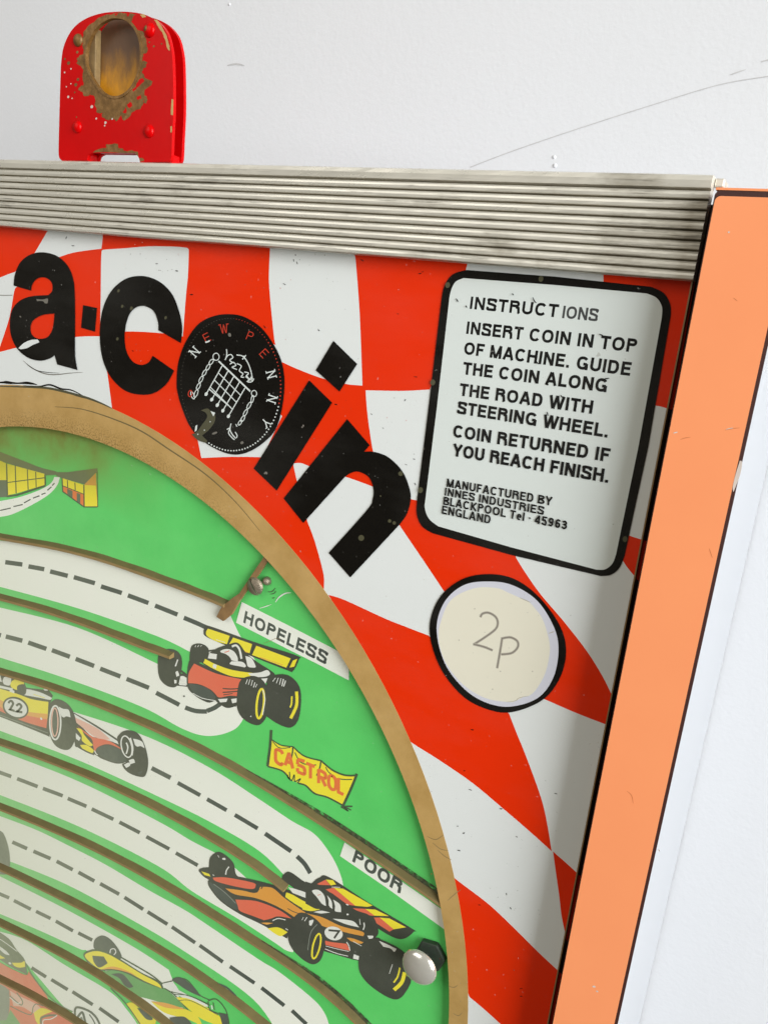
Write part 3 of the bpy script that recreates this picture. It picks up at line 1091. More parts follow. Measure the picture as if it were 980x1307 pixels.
cream("-160,985* 0,1042* 47,1060 88,1080 134.7,1104 188.6,1136 235.7,1162 267.7,1183 330,1225 356,1241 396,1272.7 412,1290 420,1309 428,1345* 360,1330* 323,1276 235.7,1215 168,1174.5 84,1129 0,1095* -160,1030*")
cream("-160,1052* 0,1119* 84,1161 168.4,1208 215.5,1238.5* 250,1330* 160,1270* 115,1218 101,1211.5 50,1188 0,1167* -160,1108*")
cream("-160,1125* 0,1189.6* 33.7,1201 84,1233 141,1267 161.6,1289 178,1312 200,1350* 120,1340* 93,1294 79,1283 20,1215 -20,1180*")


def dashes(cr, s, w):
    for tok in s.split():
        v = list(map(float, tok.split(',')))
        p.stroke([(v[i], v[i + 1], 0) for i in range(0, len(v), 2)], 'f_dash', w, cr=cr)


dashes(F1, "-60,452,-20,459 20,468,85,477 108,484,168,495 190,503,257,520 280,525,360,548 383,560,462,585 485,594,563,623 588,633,673,667 697,679,745,699,795,722 -40,735,4,746 22,750,85,766 107,773,176,797 197,802,265,827 287,835,357,862 380,872,457,902 480,911,565,945", 17)
dashes(F2, "592,132,680,178 702,188,742,201,785,203 785,201,815,188,840,170 575,418,647,455", 17)
dashes(F4, "135,892,218,938 243,952,315,993 345,1010,429,1060", 15)
dashes((230, 1050, 2.649), "287,38,375,98 395,115,420,140,440,172", 15)
dashes(F2, "-40,420,43,450 65,458,143,488 163,495,238,523 257,533,328,563 348,573,430,612 453,623,530,663 555,678,642,725 667,740,750,787", 14)
dashes(F3, "-40,10,20,35 47,45,103,70 127,80,192,108 215,118,276,150 298,160,358,193 380,203,452,243 472,255,543,300 560,310,635,357 652,367,740,427 757,437,845,500 872,517,965,580", 14)
dashes((230, 1050, 2.649), "275,560,352,620 378,637,427,683", 13)
dashes(F3, "-40,225,35,257 53,267,117,300 137,308,192,335 212,345,277,382 297,390,350,417 120,522,175,557 195,567,257,605 275,613,352,662 377,675,450,727", 13)
# grime gathered along the upper side of a rail
def m_grimy():
    m, n, l, b = nodes('rail_dirt')
    out = n["Material Output"]
    l.new(ramp(n, l, noise(n, l, 700, 4), [(.3, lin((36, 40, 26))), (.7, lin((84, 92, 58)))]), b.inputs["Base Color"])
    setin(b, Roughness=.9)
    f = noise(n, l, 380, 6, .7)
    a = ramp(n, l, f, [(.34, (0, 0, 0)), (.52, (.95, .95, .95))])
    l.new(a, b.inputs["Alpha"])
    MATS['rail_dirt'] = m


m_grimy()
p.done('track_lane', board, "cream road lanes with dashed centre lines")

# name strips
q = Print(PF - .00015, H)
q.poly("222,452* 560,622* 910,803* 1010,855* 1010,1030* 800,920* 560,800* 180,605*", 'f_cream')
q.text("HOPELESS", (230, 602), (842, 915), 96, 'f_dash', .215, .09)
q.stroke("520,745 480,720 430,740 380,760", 'rail_wood', 3, taper=True)
q.stroke("470,455 495,420 540,390 585,384", 'f_white', 10, taper=True)
q.stroke("440,470 400,485 350,500", 'f_white', 6, taper=True)
for s in ("415,378 445,375 470,350", "430,395 460,388 475,370", "445,425 465,420"):
    q.stroke(s, 'f_line', 7, taper=True)
q.done('name_strip', board, "pale strip lettered HOPELESS")
q = Print(PF - .00015, PO)
q.poly("107,85* 400,285* 760,535* 800,562* 800,690* 400,402* 75,180*", 'f_cream')
q.text("POOR", (157, 215), (492, 442), 100, 'f_dash', .215, .07)
q.done('name_strip', board, "pale strip lettered POOR")

# banner
q = Print(PF - .00015, (320, 910, 6.125))
q.poly("165,212* 240,255 330,265* 420,340 550,375* 640,450 740,490 830,492* 780,600* 715,722* 600,662 500,632 430,570 330,535* 240,452 135,418* 150,300*", 'f_yellow')
for s, w in (("160,135 152,260 132,418", 20), ("165,212 240,255 330,266", 9), ("330,266 420,340 550,376", 11), ("550,376 640,450 740,490 832,490", 13), ("132,420 240,452 292,497", 12),
             ("372,552 430,570 500,632 600,662 715,722", 13), ("830,478 785,590 715,742", 20), ("330,268 325,320 310,385", 12), ("548,380 540,430 515,492", 12), ("172,225 225,275 310,272", 7),
             ("345,310 385,382 450,408 512,408", 8), ("585,425 610,465 652,497", 7), ("680,515 730,522 792,522", 8), ("303,462 304,520 285,490 318,532 340,487 345,537 388,517 365,550", 9),
             ("705,742 740,735 795,733", 12), ("715,742 760,768 735,740 785,762", 9)):
    q.stroke(s, 'f_line', w)
d = (.866, .42)


def bl(strokes, x, y):
    for s in strokes:
        q.stroke([(x + a * 68 * .98, y + a * 68 * .42 - b * 118, 0 if len(s) > 3 else 1) for a, b in s], 'f_letter', 25)


bl([[(.95, .78), (.75, .93), (.2, .88), (.12, .5), (.2, .12), (.75, .02), (.95, .22)]], 186, 388)
bl([[(.05, 0), (.5, .95)], [(.95, 0), (.5, .95)], [(.2, .3), (.8, .3)]], 266, 410)
bl([[(.95, .95), (.15, .9)], [(.15, .9), (.12, .55)], [(.12, .52), (.85, .5), (.92, .1), (.12, .06)], [(.12, .3), (.12, .06)]], 358, 465)
bl([[(.5, 0), (.5, .95)], [(0, .9), (1, .9)]], 434, 500)
bl([[(.12, 0), (.12, .95)], [(.12, .9), (.85, .82), (.85, .5), (.12, .45)], [(.45, .45), (.95, 0)]], 523, 548)
bl([[(.5, .95), (.12, .75), (.12, .2), (.5, .02), (.88, .2), (.88, .75), (.5, .95)]], 604, 588)
bl([[(.2, .98), (.2, .05)], [(.1, .05), (.8, .02)]], 672, 620)
q.done('advert_banner', board, "yellow banner with orange letters on black posts")

# pavilions
HS = (0, 560, 6.533)
q = Print(PF - .00015, HS)
q.poly("-220,60* 0,108* 200,185 340,240 470,272* 470,300* 380,305* 250,262* 0,185* -220,150*", 'f_roof')
q.poly("-220,130* 0,182* 60,208* 370,292* 372,385* 140,455* 60,472* 0,480* -220,500*", 'f_yellow')
q.poly("-220,342* 55,345* 60,485* -220,500*", 'f_roof')
for s, w in (("55,205 62,470", 11), ("127,225 135,455", 9), ("228,255 235,425", 8), ("298,275 302,405", 8), ("60,365 370,325", 8), ("55,480 140,470 375,392", 16), ("375,300 378,390", 12)):
    q.stroke(s, 'f_line', w, sharp=True)
q.done('pavilion', board, "yellow long pavilion drawn at the left edge")
q = Print(PF - .00015, HS)
q.poly("470,278* 560,278* 812,245* 815,285* 790,290* 720,385* 515,328* 470,310*", 'f_roof')
q.poly("518,328* 700,385* 700,565* 522,440*", 'f_yellow')
q.poly("700,385* 800,283* 815,570* 700,570*", 'f_orange')
q.poly("700,385* 800,390* 815,570* 700,570*", 'f_yellow')
q.poly("524,392* 698,462* 698,560* 524,440*", 'f_letter')
q.poly("560,415* 605,435* 605,500* 562,468*", 'f_roof')
q.poly("640,450* 670,462* 670,540* 640,525*", 'f_roof')
for s, w in (("518,328 524,440 700,568 812,568", 9), ("562,345 565,410", 8), ("625,365 628,430", 8), ("700,385 702,568", 10), ("524,392 698,462", 7), ("812,275 815,568", 6)):
    q.stroke(s, 'f_line', w, sharp=True)
q.done('pavilion', board, "small yellow pavilion with a grey roof")


# ------------------------------------------------------------------ printed racing cars
def car(cr, label, items, base=0):
    q = Print(PF - .00018, cr)
    for it in items:
        k = it[0]
        c = it[-1] if isinstance(it[-1], tuple) and len(it[-1]) == 3 else None
        if k == 'p':
            q.poly(it[2], it[1], cr=c)
        elif k == 's':
            q.stroke(it[3], it[1], it[2], cr=c)
        elif k == 'e':
            q.ell(*it[2:7], it[1], cr=c)
        elif k == 'r':
            q.ell(*it[2:7], it[1], ring=it[7], cr=c)
    return q.done('racing_car', board, label)


bk, wh, ye, rd, og = 'f_black', 'f_white', 'f_yellow', 'f_red', 'f_orange'
car((190, 780, 4.667), "red car facing left with a yellow rear wing and open cockpit", [
    ('p', bk, "60,250 53,330 64,400 100,442 145,456 172,440 185,400 198,310 186,258 150,230 100,228"),
    ('s', bk, 14, "150,400 200,380 240,400"), ('s', bk, 10, "165,440 210,445 260,450"), ('s', bk, 12, "170,340 215,375 245,400"),
    ('p', wh, "158,365* 172,358 182,385* 165,392*"), ('p', wh, "190,405* 222,410* 225,425* 195,420*"), ('p', wh, "150,410* 165,412* 165,430* 152,432*"), ('p', wh, "180,430* 225,432* 222,445* 182,442*"),
    ('s', wh, 8, "172,290 165,310 158,330"),
    ('p', bk, "258,205 244,250 248,312 290,310 335,296 358,240 340,208 300,193"),
    ('s', wh, 3, "275,215 280,205"), ('s', wh, 3, "290,215 298,203"), ('s', wh, 3, "308,213 314,203"),
    ('s', bk, 9, "345,240 400,232 440,228"), ('s', bk, 9, "345,290 400,300 430,310"),
    ('p', bk, "335,98 362,90 620,182 880,265 893,290 858,358 820,352 600,265 470,210 345,155 326,125"),
    ('p', ye, "352,105* 482,148* 465,198* 400,180 350,152 340,128"), ('p', ye, "502,158* 615,197* 600,252* 475,203*"), ('p', ye, "640,207* 845,283* 818,338* 615,262*"), ('p', ye, "858,295* 884,285* 866,332* 838,337*"),
    ('s', wh, 3, "400,170 455,188"), ('s', 'f_amber', 4, "520,225 590,248"), ('s', 'f_amber', 4, "660,275 800,322"),
    ('p', bk, "300,290* 345,262 400,225 470,200 530,190 580,250 640,300 745,370 735,400 690,430 560,420 420,372 330,320"),
    ('p', wh, "360,250* 408,258* 402,288* 352,282*"), ('p', wh, "425,240 465,226 505,240 528,275 530,300* 490,292 455,262"), ('p', bk, "408,256 440,250 475,268 490,296 450,316 408,298"),
    ('s', rd, 5, "450,246 468,242 480,236"),
    ('p', wh, "492,300* 555,303 578,325 572,336* 500,322 482,314"), ('s', wh, 12, "495,212 520,205 540,230 552,285"), ('s', bk, 5, "490,225 515,218 530,245 540,285"), ('p', wh, "575,268* 612,282 636,328 630,338* 592,332 582,300"),
    ('p', bk, "238,305 275,300 420,362 565,400 560,500 525,560 470,578 430,560 400,535 350,545 270,500 228,440"),
    ('p', rd, "270,313* 400,372 553,407* 545,460 528,508* 480,505 430,515 410,512* 370,470 300,437 234,430* 238,370"),
    ('s', bk, 7, "440,462 490,465 535,462"), ('s', bk, 7, "440,485 490,482 530,478"), ('s', bk, 5, "445,500 500,492"),
    ('p', 'f_dash', "240,438 290,440 350,462 395,505 385,530 340,528 275,495"), ('s', wh, 4, "262,490 320,520 400,535"),
    ('p', wh, "412,525* 470,522* 462,542* 425,545*"), ('p', wh, "490,525* 525,520* 522,545* 498,550*"), ('s', bk, 10, "400,530 440,560 520,565"),
    ('p', ye, "335,285* 400,318 500,352 640,372* 610,396 500,390 400,352 325,310*"), ('p', wh, "590,372* 660,366 705,352 722,376 690,392 620,394*"),
    ('p', wh, "385,315* 405,320* 400,345* 380,336*"), ('p', wh, "655,405* 708,400* 695,432*"),
    ('p', bk, "538,430 580,393 640,390 692,430 718,520 704,620 660,678 600,668 545,622 523,550"),
    ('s', wh, 4, "588,408 578,435"), ('s', wh, 4, "603,408 594,438"), ('s', wh, 4, "618,412 610,445"), ('s', wh, 5, "632,425 624,455"), ('s', wh, 4, "645,435 636,455"),
    ('r', ye, 664, 552, 21, 88, 6, 13), ('s', wh, 5, "680,470 692,520 688,560 678,620"),
    ('p', bk, "705,425 750,382 830,383 890,438 907,520 893,640 852,692 800,687 725,645 695,600"),
    ('s', ye, 18, "880,480 880,560 845,640"), ('s', ye, 9, "852,508 850,550 842,575"),
    ('s', wh, 4, "755,398 738,420"), ('s', wh, 4, "772,398 760,430"), ('s', wh, 4, "788,400 778,440"), ('s', wh, 6, "802,405 793,448"), ('s', wh, 6, "815,415 803,450"),
    ('e', bk, 210, 508, 5, 5, 0), ('e', wh, 608, 628, 3, 4, 0)])

car((0, 840, 4.9), "yellow and red car numbered 22 with white front wheels", [
    ('p', bk, "-200,-10* 0,95* 130,128 290,182* 330,235* 310,300* 310,495* 280,480 120,415 0,368* -200,280*"),
    ('p', ye, "-200,90* 0,192* 100,222 200,258 303,275* 298,375* 170,350 60,310 0,300* -200,220*"),
    ('p', 'f_amber', "-200,190* 0,262* 60,290 170,335 298,350* 296,395* 170,375 0,320* -200,250*"),
    ('p', rd, "-200,240* 0,305* 60,340 170,360 296,385* 290,440* 150,398 0,332* -200,260*"),
    ('s', 'f_grey', 5, "-100,320 0,358 120,402 220,440 300,470"), ('e', wh, 258, 380, 9, 6, 60),
    ('p', wh, "-120,110* 0,172* 80,190* 80,205* 0,188* -120,130*"), ('p', wh, "155,195* 190,198 260,218 325,250* 310,262 240,248 150,232*"), ('p', wh, "60,195* 90,205* 90,222* 60,210*"),
    ('s', ye, 4, "210,228 280,250"),
    ('p', wh, "-60,90* 0,100* 12,150* -60,140*"), ('p', wh, "25,120* 72,112* 62,170 25,165* 16,145"), ('p', ye, "75,145 110,128 140,140 150,165 120,200 80,190 65,170"), ('p', bk, "112,172 150,165 165,190 158,228 130,225 108,200"),
    ('p', 'f_green', "150,150* 220,162* 285,188* 270,198* 200,190 165,185*"), ('s', bk, 7, "130,135 210,160 292,183"), ('s', bk, 5, "165,190 240,205 300,215"),
    ('p', wh, "270,195* 292,186* 300,205* 280,205*"),
    ('e', bk, 98, 312, 84, 66, 25), ('e', wh, 98, 312, 74, 54, 25),
    ('s', bk, 14, "52,282 68,268 82,285 70,310 62,322* 92,332"), ('s', bk, 14, "102,300 120,288 134,304 118,326 104,335* 140,340"),
    ('p', bk, "440,330* 600,420 760,525* 800,560 815,630 740,662 640,632 600,608 500,560 470,545 460,400"),
    ('p', wh, "462,348* 600,432 735,520* 760,548* 690,520 600,498 560,480 480,395*"), ('p', 'f_pink', "470,372* 560,415 625,452 690,510* 640,512 590,492 540,455 478,405*"),
    ('p', rd, "480,425* 560,480 600,500 690,522 775,580* 680,540 610,560 595,595* 585,560 575,510 530,470"),
    ('p', 'f_dash', "602,572 640,548 700,552 765,578 808,625 780,652 720,652 640,622"), ('s', wh, 6, "592,580 602,600 612,606"),
    ('p', ye, "478,438* 510,448 530,485 582,545* 560,552 515,520 510,485"), ('p', ye, "500,545* 540,545 585,575 578,598* 540,585 515,565"), ('p', wh, "475,470* 505,500* 495,520* 475,505*"), ('s', bk, 9, "470,545 540,585 590,605"),
    ('p', bk, "302,430 305,320 322,275 362,258 420,285 462,345 477,430 462,530 425,575 365,562 325,515"),
    ('r', wh, 346, 405, 34, 106, 0, 10), ('r', 'f_pink', 343, 402, 20, 88, 0, 8), ('p', wh, "368,305* 395,318 430,325 442,372* 415,365 400,372 385,365*"), ('e', 'f_dash', 345, 400, 14, 70, 0),
    ('p', bk, "735,520 750,475 795,453 860,470 905,545 927,650 910,735 865,742 800,715 765,668 790,640"),
    ('r', wh, 792, 555, 32, 68, -12, 8), ('s', wh, 10, "815,500 830,560 825,610"), ('p', wh, "833,505* 865,512 892,528 905,565* 880,552 860,555 845,545*"), ('s', wh, 9, "790,600 800,560 790,530"),
    ('p', wh, "805,640* 835,632 845,655* 815,665*"), ('p', wh, "775,668* 805,655 815,672 790,688*"), ('p', 'f_dash', "860,715* 890,710 870,735*")])

car(K7, "orange and red car numbered 7 with a striped rear wing", [
    ('p', bk, "50,145 95,113 165,110 440,288 740,468 750,490 690,535 620,532 500,465 330,340 130,195 42,165", K7B),
    ('p', ye, "140,126* 190,130* 212,160* 175,166*", K7B), ('p', rd, "80,156* 138,127* 172,165* 95,163*", K7B), ('p', ye, "195,182* 262,190* 465,307* 430,316* 345,308*", K7B),
    ('p', rd, "132,196* 195,183* 345,308* 290,300* 185,222*", K7B), ('p', ye, "415,330* 485,335* 578,380* 480,377*", K7B), ('p', rd, "328,325* 415,330* 480,377* 412,378*", K7B), ('p', ye, "515,390* 582,396* 698,458* 612,472*", K7B), ('p', rd, "432,391* 515,390* 612,472* 582,488*", K7B),
    ('s', wh, 4, "180,178 240,180", K7B),
    ('p', bk, "378,400 440,375 480,400 505,500 450,545 400,520", K7B), ('p', bk, "120,430* 240,330 400,420 420,520 520,545 400,695* 320,680 130,625*", K7B),
    ('p', bk, "118,190 128,132 180,97 235,120 288,175 303,245 330,290 260,300 170,270 122,225"),
    ('p', wh, "210,140* 230,138 232,152 212,150*"), ('s', wh, 4, "180,120 188,135"), ('s', wh, 8, "258,200 240,225 235,255"), ('s', wh, 4, "285,265 300,275"),
    ('p', bk, "48,220 90,205 132,215 145,295 90,275 58,245"), ('p', ye, "66,232* 120,250* 128,268* 88,258*"),
    ('p', bk, "110,300* 160,262 300,265 560,325 760,400 900,490 985,520* 985,640* 900,620 740,560 700,600 660,700* 480,600 330,528 200,440 122,345"),
    ('p', rd, "145,276* 240,275 420,310 442,335 415,355 300,337 170,302"), ('p', og, "232,350* 350,365 440,382 475,340* 560,348 640,415 760,500 820,530 985,585* 985,605* 900,600 800,535 720,556* 600,480 450,420 300,392"),
    ('s', bk, 8, "445,325 465,350 450,378"), ('s', bk, 7, "490,340 480,355"),
    ('p', 'f_dash', "118,312 150,320 220,370 300,440 322,485 285,492 180,410"), ('s', 'f_grey', 5, "150,320 230,380 305,455"),
    ('p', rd, "302,428* 450,440 600,498 692,560* 600,545 550,560 500,572* 430,545 335,508 318,470"), ('s', wh, 6, "560,575 600,560 650,570"),
    ('s', bk, 5, "665,490 700,510 740,525"),
    ('p', ye, "525,628* 600,622 665,655* 620,682 580,668"), ('p', 'f_amber', "478,590* 520,588 565,592* 520,603*"), ('s', wh, 5, "650,630 668,640"),
    ('p', ye, "655,378* 700,395 770,435 890,490* 850,505 800,502 720,460 648,410*"),
    ('p', bk, "625,280 640,250 680,236 760,290 835,350 905,470* 870,480 800,425 690,335 640,300"),
    ('p', wh, "668,342* 720,355 800,385 802,422* 760,405 700,382*"),
    ('p', bk, "0,140* 60,160 130,188 330,328 450,385 420,520* 250,450 60,375 0,360*", K7B), ('p', ye, "-40,270* 60,325 100,332 40,345 -20,335*", K7B), ('p', wh, "45,205 90,198 130,238 142,310* 112,292 80,250", K7B), ('p', wh, "150,235* 180,275 187,330* 163,308 160,270", K7B), ('p', wh, "192,265* 240,300 247,352* 205,345 205,310", K7B), ('s', rd, 4, "82,235 95,232 105,228", K7B),
    ('p', wh, "55,352* 110,342 170,355* 110,362*", K7B), ('p', wh, "188,398* 250,402 330,415 372,458* 280,436", K7B), ('s', wh, 8, "405,425 408,450 400,475", K7B), ('s', wh, 4, "375,400 380,440", K7B), ('e', wh, 292, 368, 8, 6, 0, K7B), ('e', wh, 290, 300, 10, 4, 20, K7B),
    ('p', og, "40,368* 120,390 250,450 395,488 402,520* 330,505 250,485 100,440", K7B), ('p', og, "285,530* 330,535 402,562* 380,572 320,556", K7B), ('s', wh, 4, "330,555 390,588", K7B),
    ('e', wh, 195, 500, 64, 47, 15, K7B), ('s', bk, 14, "160,478* 233,484* 198,534*", K7B),
    ('p', rd, "130,548* 180,560 285,572* 312,622* 240,605 140,580*", K7B), ('s', wh, 6, "285,560 300,585 308,620", K7B),
    ('s', wh, 4, "140,588 220,608 300,625", K7B), ('s', wh, 5, "135,608 220,640 295,658", K7B), ('p', wh, "335,645* 378,660* 372,685* 330,675*", K7B),
    ('p', bk, "375,640 400,578 450,542 520,542 640,598 702,660 733,800 717,872 655,952 580,948 460,872 388,792 368,720", K7B),
    ('s', ye, 26, "688,770 668,840 615,893", K7B), ('s', ye, 11, "655,738 640,800 612,842", K7B), ('p', wh, "510,552* 560,572 632,608* 615,628 590,605 540,592*", K7B), ('s', wh, 4, "603,715 595,740 582,780", K7B),
    ('p', wh, "428,515* 470,518 465,535* 440,538*", K7B),
    ('p', bk, "695,590 715,545 760,518 830,542 900,605 927,700 903,830 850,878 780,852 700,775 668,690"),
    ('r', ye, 865, 752, 24, 88, 13, 12), ('s', 'f_grey', 5, "870,600 825,660 805,780"), ('s', wh, 4, "775,550 765,570"), ('s', wh, 5, "800,550 782,578"), ('p', wh, "815,575* 845,570 830,610* 815,605*")])

YC = (90, 1170, 4.667)
car(YC, "yellow and green car seen from its nose, pointing left", [
    ('p', 'f_forest', "200,330* 330,320 560,430 690,550* 560,520 430,485 330,475 240,430*"),
    ('p', 'f_dash', "240,345* 310,345 375,420* 350,428 320,410 290,370"),
    ('p', 'f_dash', "140,190 145,140 190,115 240,140 288,200 305,248 270,250 180,205"), ('s', wh, 6, "235,222 240,198 262,195 270,215 258,230"),
    ('p', 'f_line', "78,235 100,208 165,196 230,218 300,258 420,335 530,390 555,435* 440,395 330,340 250,322 170,325 115,290"),
    ('p', ye, "86,240 104,218 160,208 228,228 300,268 420,342 518,396 543,430* 440,386 330,328 250,312 180,316 125,282"), ('p', 'f_amber', "180,318* 250,300 330,322 400,358* 330,332 250,315"),
    ('p', 'f_dash', "130,235* 198,240* 222,280* 172,306 140,275"),
    ('s', 'f_line', 8, "290,238 330,262 480,350 548,405"),
    ('p', wh, "550,402* 605,390 645,440* 700,470 800,520 830,540* 760,530 640,470"), ('s', 'f_line', 5, "545,400 610,385 640,372 700,385 770,470 830,500"),
    ('p', 'f_dash', "605,378 660,366 740,428 775,480* 700,445 640,405"), ('s', 'f_line', 6, "560,430 620,470 700,560"), ('s', 'f_line', 5, "600,450 720,480 830,530"), ('s', 'f_line', 4, "610,465 700,470"),
    ('p', ye, "628,482* 720,498 880,588 905,660* 780,612 680,532"), ('s', 'f_line', 4, "640,505 720,505 880,590"),
    ('s', 'f_line', 6, "820,505 870,496 925,560 945,645"), ('s', 'f_line', 6, "820,510 835,560 930,600"), ('s', wh, 8, "840,530 845,555"), ('s', 'f_line', 5, "850,515 858,560"), ('p', 'f_dash', "885,575* 935,585* 940,650* 905,650*"),
    ('p', ye, "480,508* 570,520 700,560 760,600 790,660* 700,615 560,575"), ('p', 'f_amber', "480,508* 570,518 690,556* 570,545"),
    ('p', ye, "330,522* 365,514 405,545 445,598 500,608 520,590* 500,660* 420,660*"), ('s', 'f_line', 6, "240,430 330,522 420,650"), ('p', 'f_dash', "395,545* 430,560 490,612 450,612"),
    ('p', 'f_dash', "590,605* 680,600 735,660* 600,660*"), ('s', 'f_dash', 10, "865,398 930,425 985,475")])

RCc = (0, 1180, 7.54)
car(RCc, "red car at the lower left corner with a dark wing", [
    ('p', 'f_roof', "-300,-60* 0,80* 70,130 110,170 160,250 240,350 262,490* 130,425 0,345* -300,200*"),
    ('s', wh, 7, "0,145 80,200 165,265"), ('p', wh, "0,215* 60,260 95,300* 50,290 0,250*"), ('p', ye, "-40,290* 0,300* 52,330* 0,335*"), ('p', ye, "115,372* 200,372 236,358 242,412* 190,420 140,405"), ('e', wh, 95, 378, 14, 10, 30),
    ('p', rd, "-300,240* 0,370* 130,440 250,490 275,455* 320,520 380,600 450,690* 520,830 640,900 720,975 760,1020* -100,1020* -300,800*"),
    ('p', 'f_pink', "95,640* 200,700 330,760 420,830* 330,860 220,800 130,790*"), ('p', rd, "95,800* 230,830 330,900 360,1000* 200,1000*"),
    ('p', 'f_grey', "-200,540* 0,578 90,640* 92,800 65,925 0,935 -200,900*"), ('p', 'f_forest', "100,825* 205,975* -60,975* -40,935* 62,925*"),
    ('s', 'f_roof', 10, "95,690 150,740 205,780 215,740 160,660"), ('s', wh, 7, "92,705 170,765 200,745"), ('s', 'f_roof', 9, "100,790 220,850 300,870 320,800 350,770 420,790"),
    ('p', ye, "325,855* 400,808 505,842* 420,875 385,905 385,990* 345,930"), ('s', 'f_roof', 20, "395,960 400,905 470,880 545,880"), ('s', wh, 9, "412,970 420,925 490,915 550,880"),
    ('s', 'f_roof', 9, "250,380 305,485 380,590 455,680 530,750 600,795 700,845"),
    ('p', wh, "725,800* 850,830 960,940 985,1010* 760,1010* 720,880*"), ('s', 'f_dash', 20, "722,890 735,805 850,835 925,900 975,1000"), ('s', 'f_dash', 22, "745,900 790,850 815,920 830,1000"), ('s', 'f_grey', 14, "770,930 785,900 800,960"), ('s', 'f_dash', 12, "860,870 900,930 930,1000")])

q = Print(PF - .00018, F3)
q.poly("-40,-10* 0,2 18,22 34,75 38,130 28,165 0,168* -40,150*", 'f_dash')
q.done('racing_car', board, "only the dark wheel of a car at the left edge")

# ------------------------------------------------------------------ rails
RAILS = [
    "-160,662 0,690.6 67,699.7 134.7,718 202,743.5 252.5,762 285,776",
    "-160,728 0,766 67,785 134.7,810.8 180,829 216,842",
    "-160,818 0,861 84,887 168.4,920.8 235.7,952.8 284,978 330,1005 402,1050 453,1084 510,1122 562,1159.5",
    "-160,898 0,952.8 84,981.4 168.4,1020 235.7,1055.5 290,1088 330,1113.4 361,1140",
    "-160,972 0,1036 84,1069 168.4,1111 249,1160 300,1194 359,1231.6 390,1254 430,1285.5 470,1325 505,1370",
    "-160,1040 0,1112 84,1152.6 168.4,1198 235.7,1238.5 323,1302.4 370,1345",
    "-160,1110 0,1183 84,1225 134.7,1255 202,1304 250,1345",
    "-160,1180 0,1254 46,1279 93,1307 150,1345"]
for i, s in enumerate(RAILS):
    px = smooth([(a, b, c) for a, b, c in parse(s)], False, 8)
    yf, yb = .0003, PF + .0003
    base = [unp(t, yf) for t in px]
    N = len(base)
    for _ in range(60):        # even out the hand-measured line
        base = [base[0]] + [((base[k - 1][0] + 2 * base[k][0] + base[k + 1][0]) / 4, (base[k - 1][1] + 2 * base[k][1] + base[k + 1][1]) / 4) for k in range(1, N - 1)] + [base[-1]]
    up = []
    for k in range(N):
        a, c = base[max(0, k - 1)], base[min(N - 1, k + 1)]
        dx, dz = c[0] - a[0], c[1] - a[1]
        l_ = math.hypot(dx, dz)
        up.append((-dz / l_, dx / l_))
    bm = bmesh.new()
    wdt = .0027
    rws = []
    rr = random.Random(i)
    for k in range(N):
        (x, z), (nx, nz) = base[k], up[k]
        w_ = wdt * (1 + .04 * math.sin(k * .9 + i))
        c = .00025
        prof = [(0, yb), (0, yf + c), (c, yf), (w_ * .52, yf), (w_ * .60, yf + c), (w_, yb)]
        rws.append([bm.verts.new((x + nx * d, y, z + nz * d)) for d, y in prof])
    for k in range(N - 1):
        for j in range(5):
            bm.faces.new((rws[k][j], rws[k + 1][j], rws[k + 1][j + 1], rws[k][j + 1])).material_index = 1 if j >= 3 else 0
    for e in (rws[0], rws[-1]):
        bm.faces.new(e)
    bmesh.ops.recalc_face_normals(bm, faces=bm.faces)
    if i in (2, 4):            # black grime packed along the upper side
        lo_ = int(N * .55)
        g = []
        for k in range(lo_, N):
            (x, z), (nx, nz) = base[k], up[k]
            g.append((bm.verts.new((x + nx * wdt * .92, yb - .0009, z + nz * wdt * .92)), bm.verts.new((x + nx * (wdt * .93 + .0019 * min(1, (k - lo_) / 14)), PF - .0003, z + nz * (wdt * .93 + .0019 * min(1, (k - lo_) / 14))))))
        for k in range(len(g) - 1):
            bm.faces.new((g[k][0], g[k + 1][0], g[k + 1][1], g[k][1])).material_index = 2
    finish('rail', bm, board, ['rail_wood', 'rail_shade_dust', 'rail_dirt'])


# ------------------------------------------------------------------ lever and its screw
pl = [unp((H[0] + a / H[2], H[1] + b / H[2]), .0012) for a, b in ((36, 562), (62, 510), (80, 482), (150, 425), (205, 388), (250, 320), (330, 200), (372, 140), (388, 108), (375, 80), (392, 70), (402, 92), (418, 100), (432, 118), (405, 160), (350, 245), (290, 320), (216, 432), (205, 445), (150, 542), (86, 594))]
lever = bevel(finish('lever', solid(pl, (), .0010, .0024), root, ['lever_brass'], label="narrow tarnished brass lever beside the HOPELESS strip"), .0002)
bm = bmesh.new()
c0 = unp((H[0] + 318 / H[2], H[1] + 338 / H[2]), .0008)
R1 = .0039
# slotted round head, made of two halves either side of the slot
for sgn in (1, -1):
    seg = 18
    rows = []
    for i in range(5):
        a = math.pi / 2 * i / 5.2
        rr, yy = R1 * math.cos(a), .0019 * math.sin(a)
        row = []
        for k in range(seg + 1):
            t = math.pi * k / seg
            px_, pz_ = rr * math.cos(t), max(.0004, rr * math.sin(t)) * sgn
            ca, sa = math.cos(math.radians(128)), math.sin(math.radians(128))
            row.append(bm.verts.new((c0[0] + px_ * ca - pz_ * sa, .0012 - yy, c0[1] + px_ * sa + pz_ * ca)))
        rows.append(row)
    for i in range(4):
        for k in range(seg):
            bm.faces.new((rows[i][k], rows[i][k + 1], rows[i + 1][k + 1], rows[i + 1][k]))
        bm.faces.new((rows[i][0], rows[i + 1][0], rows[i + 1][-1], rows[i][-1]))
    bm.faces.new(rows[4])
bmesh.ops.recalc_face_normals(bm, faces=bm.faces)
finish('slotted_screw', bm, lever, ['bolt_steel'])
bm = bmesh.new()
c1 = unp((H[0] + 398 / H[2], H[1] + 302 / H[2]), .002)
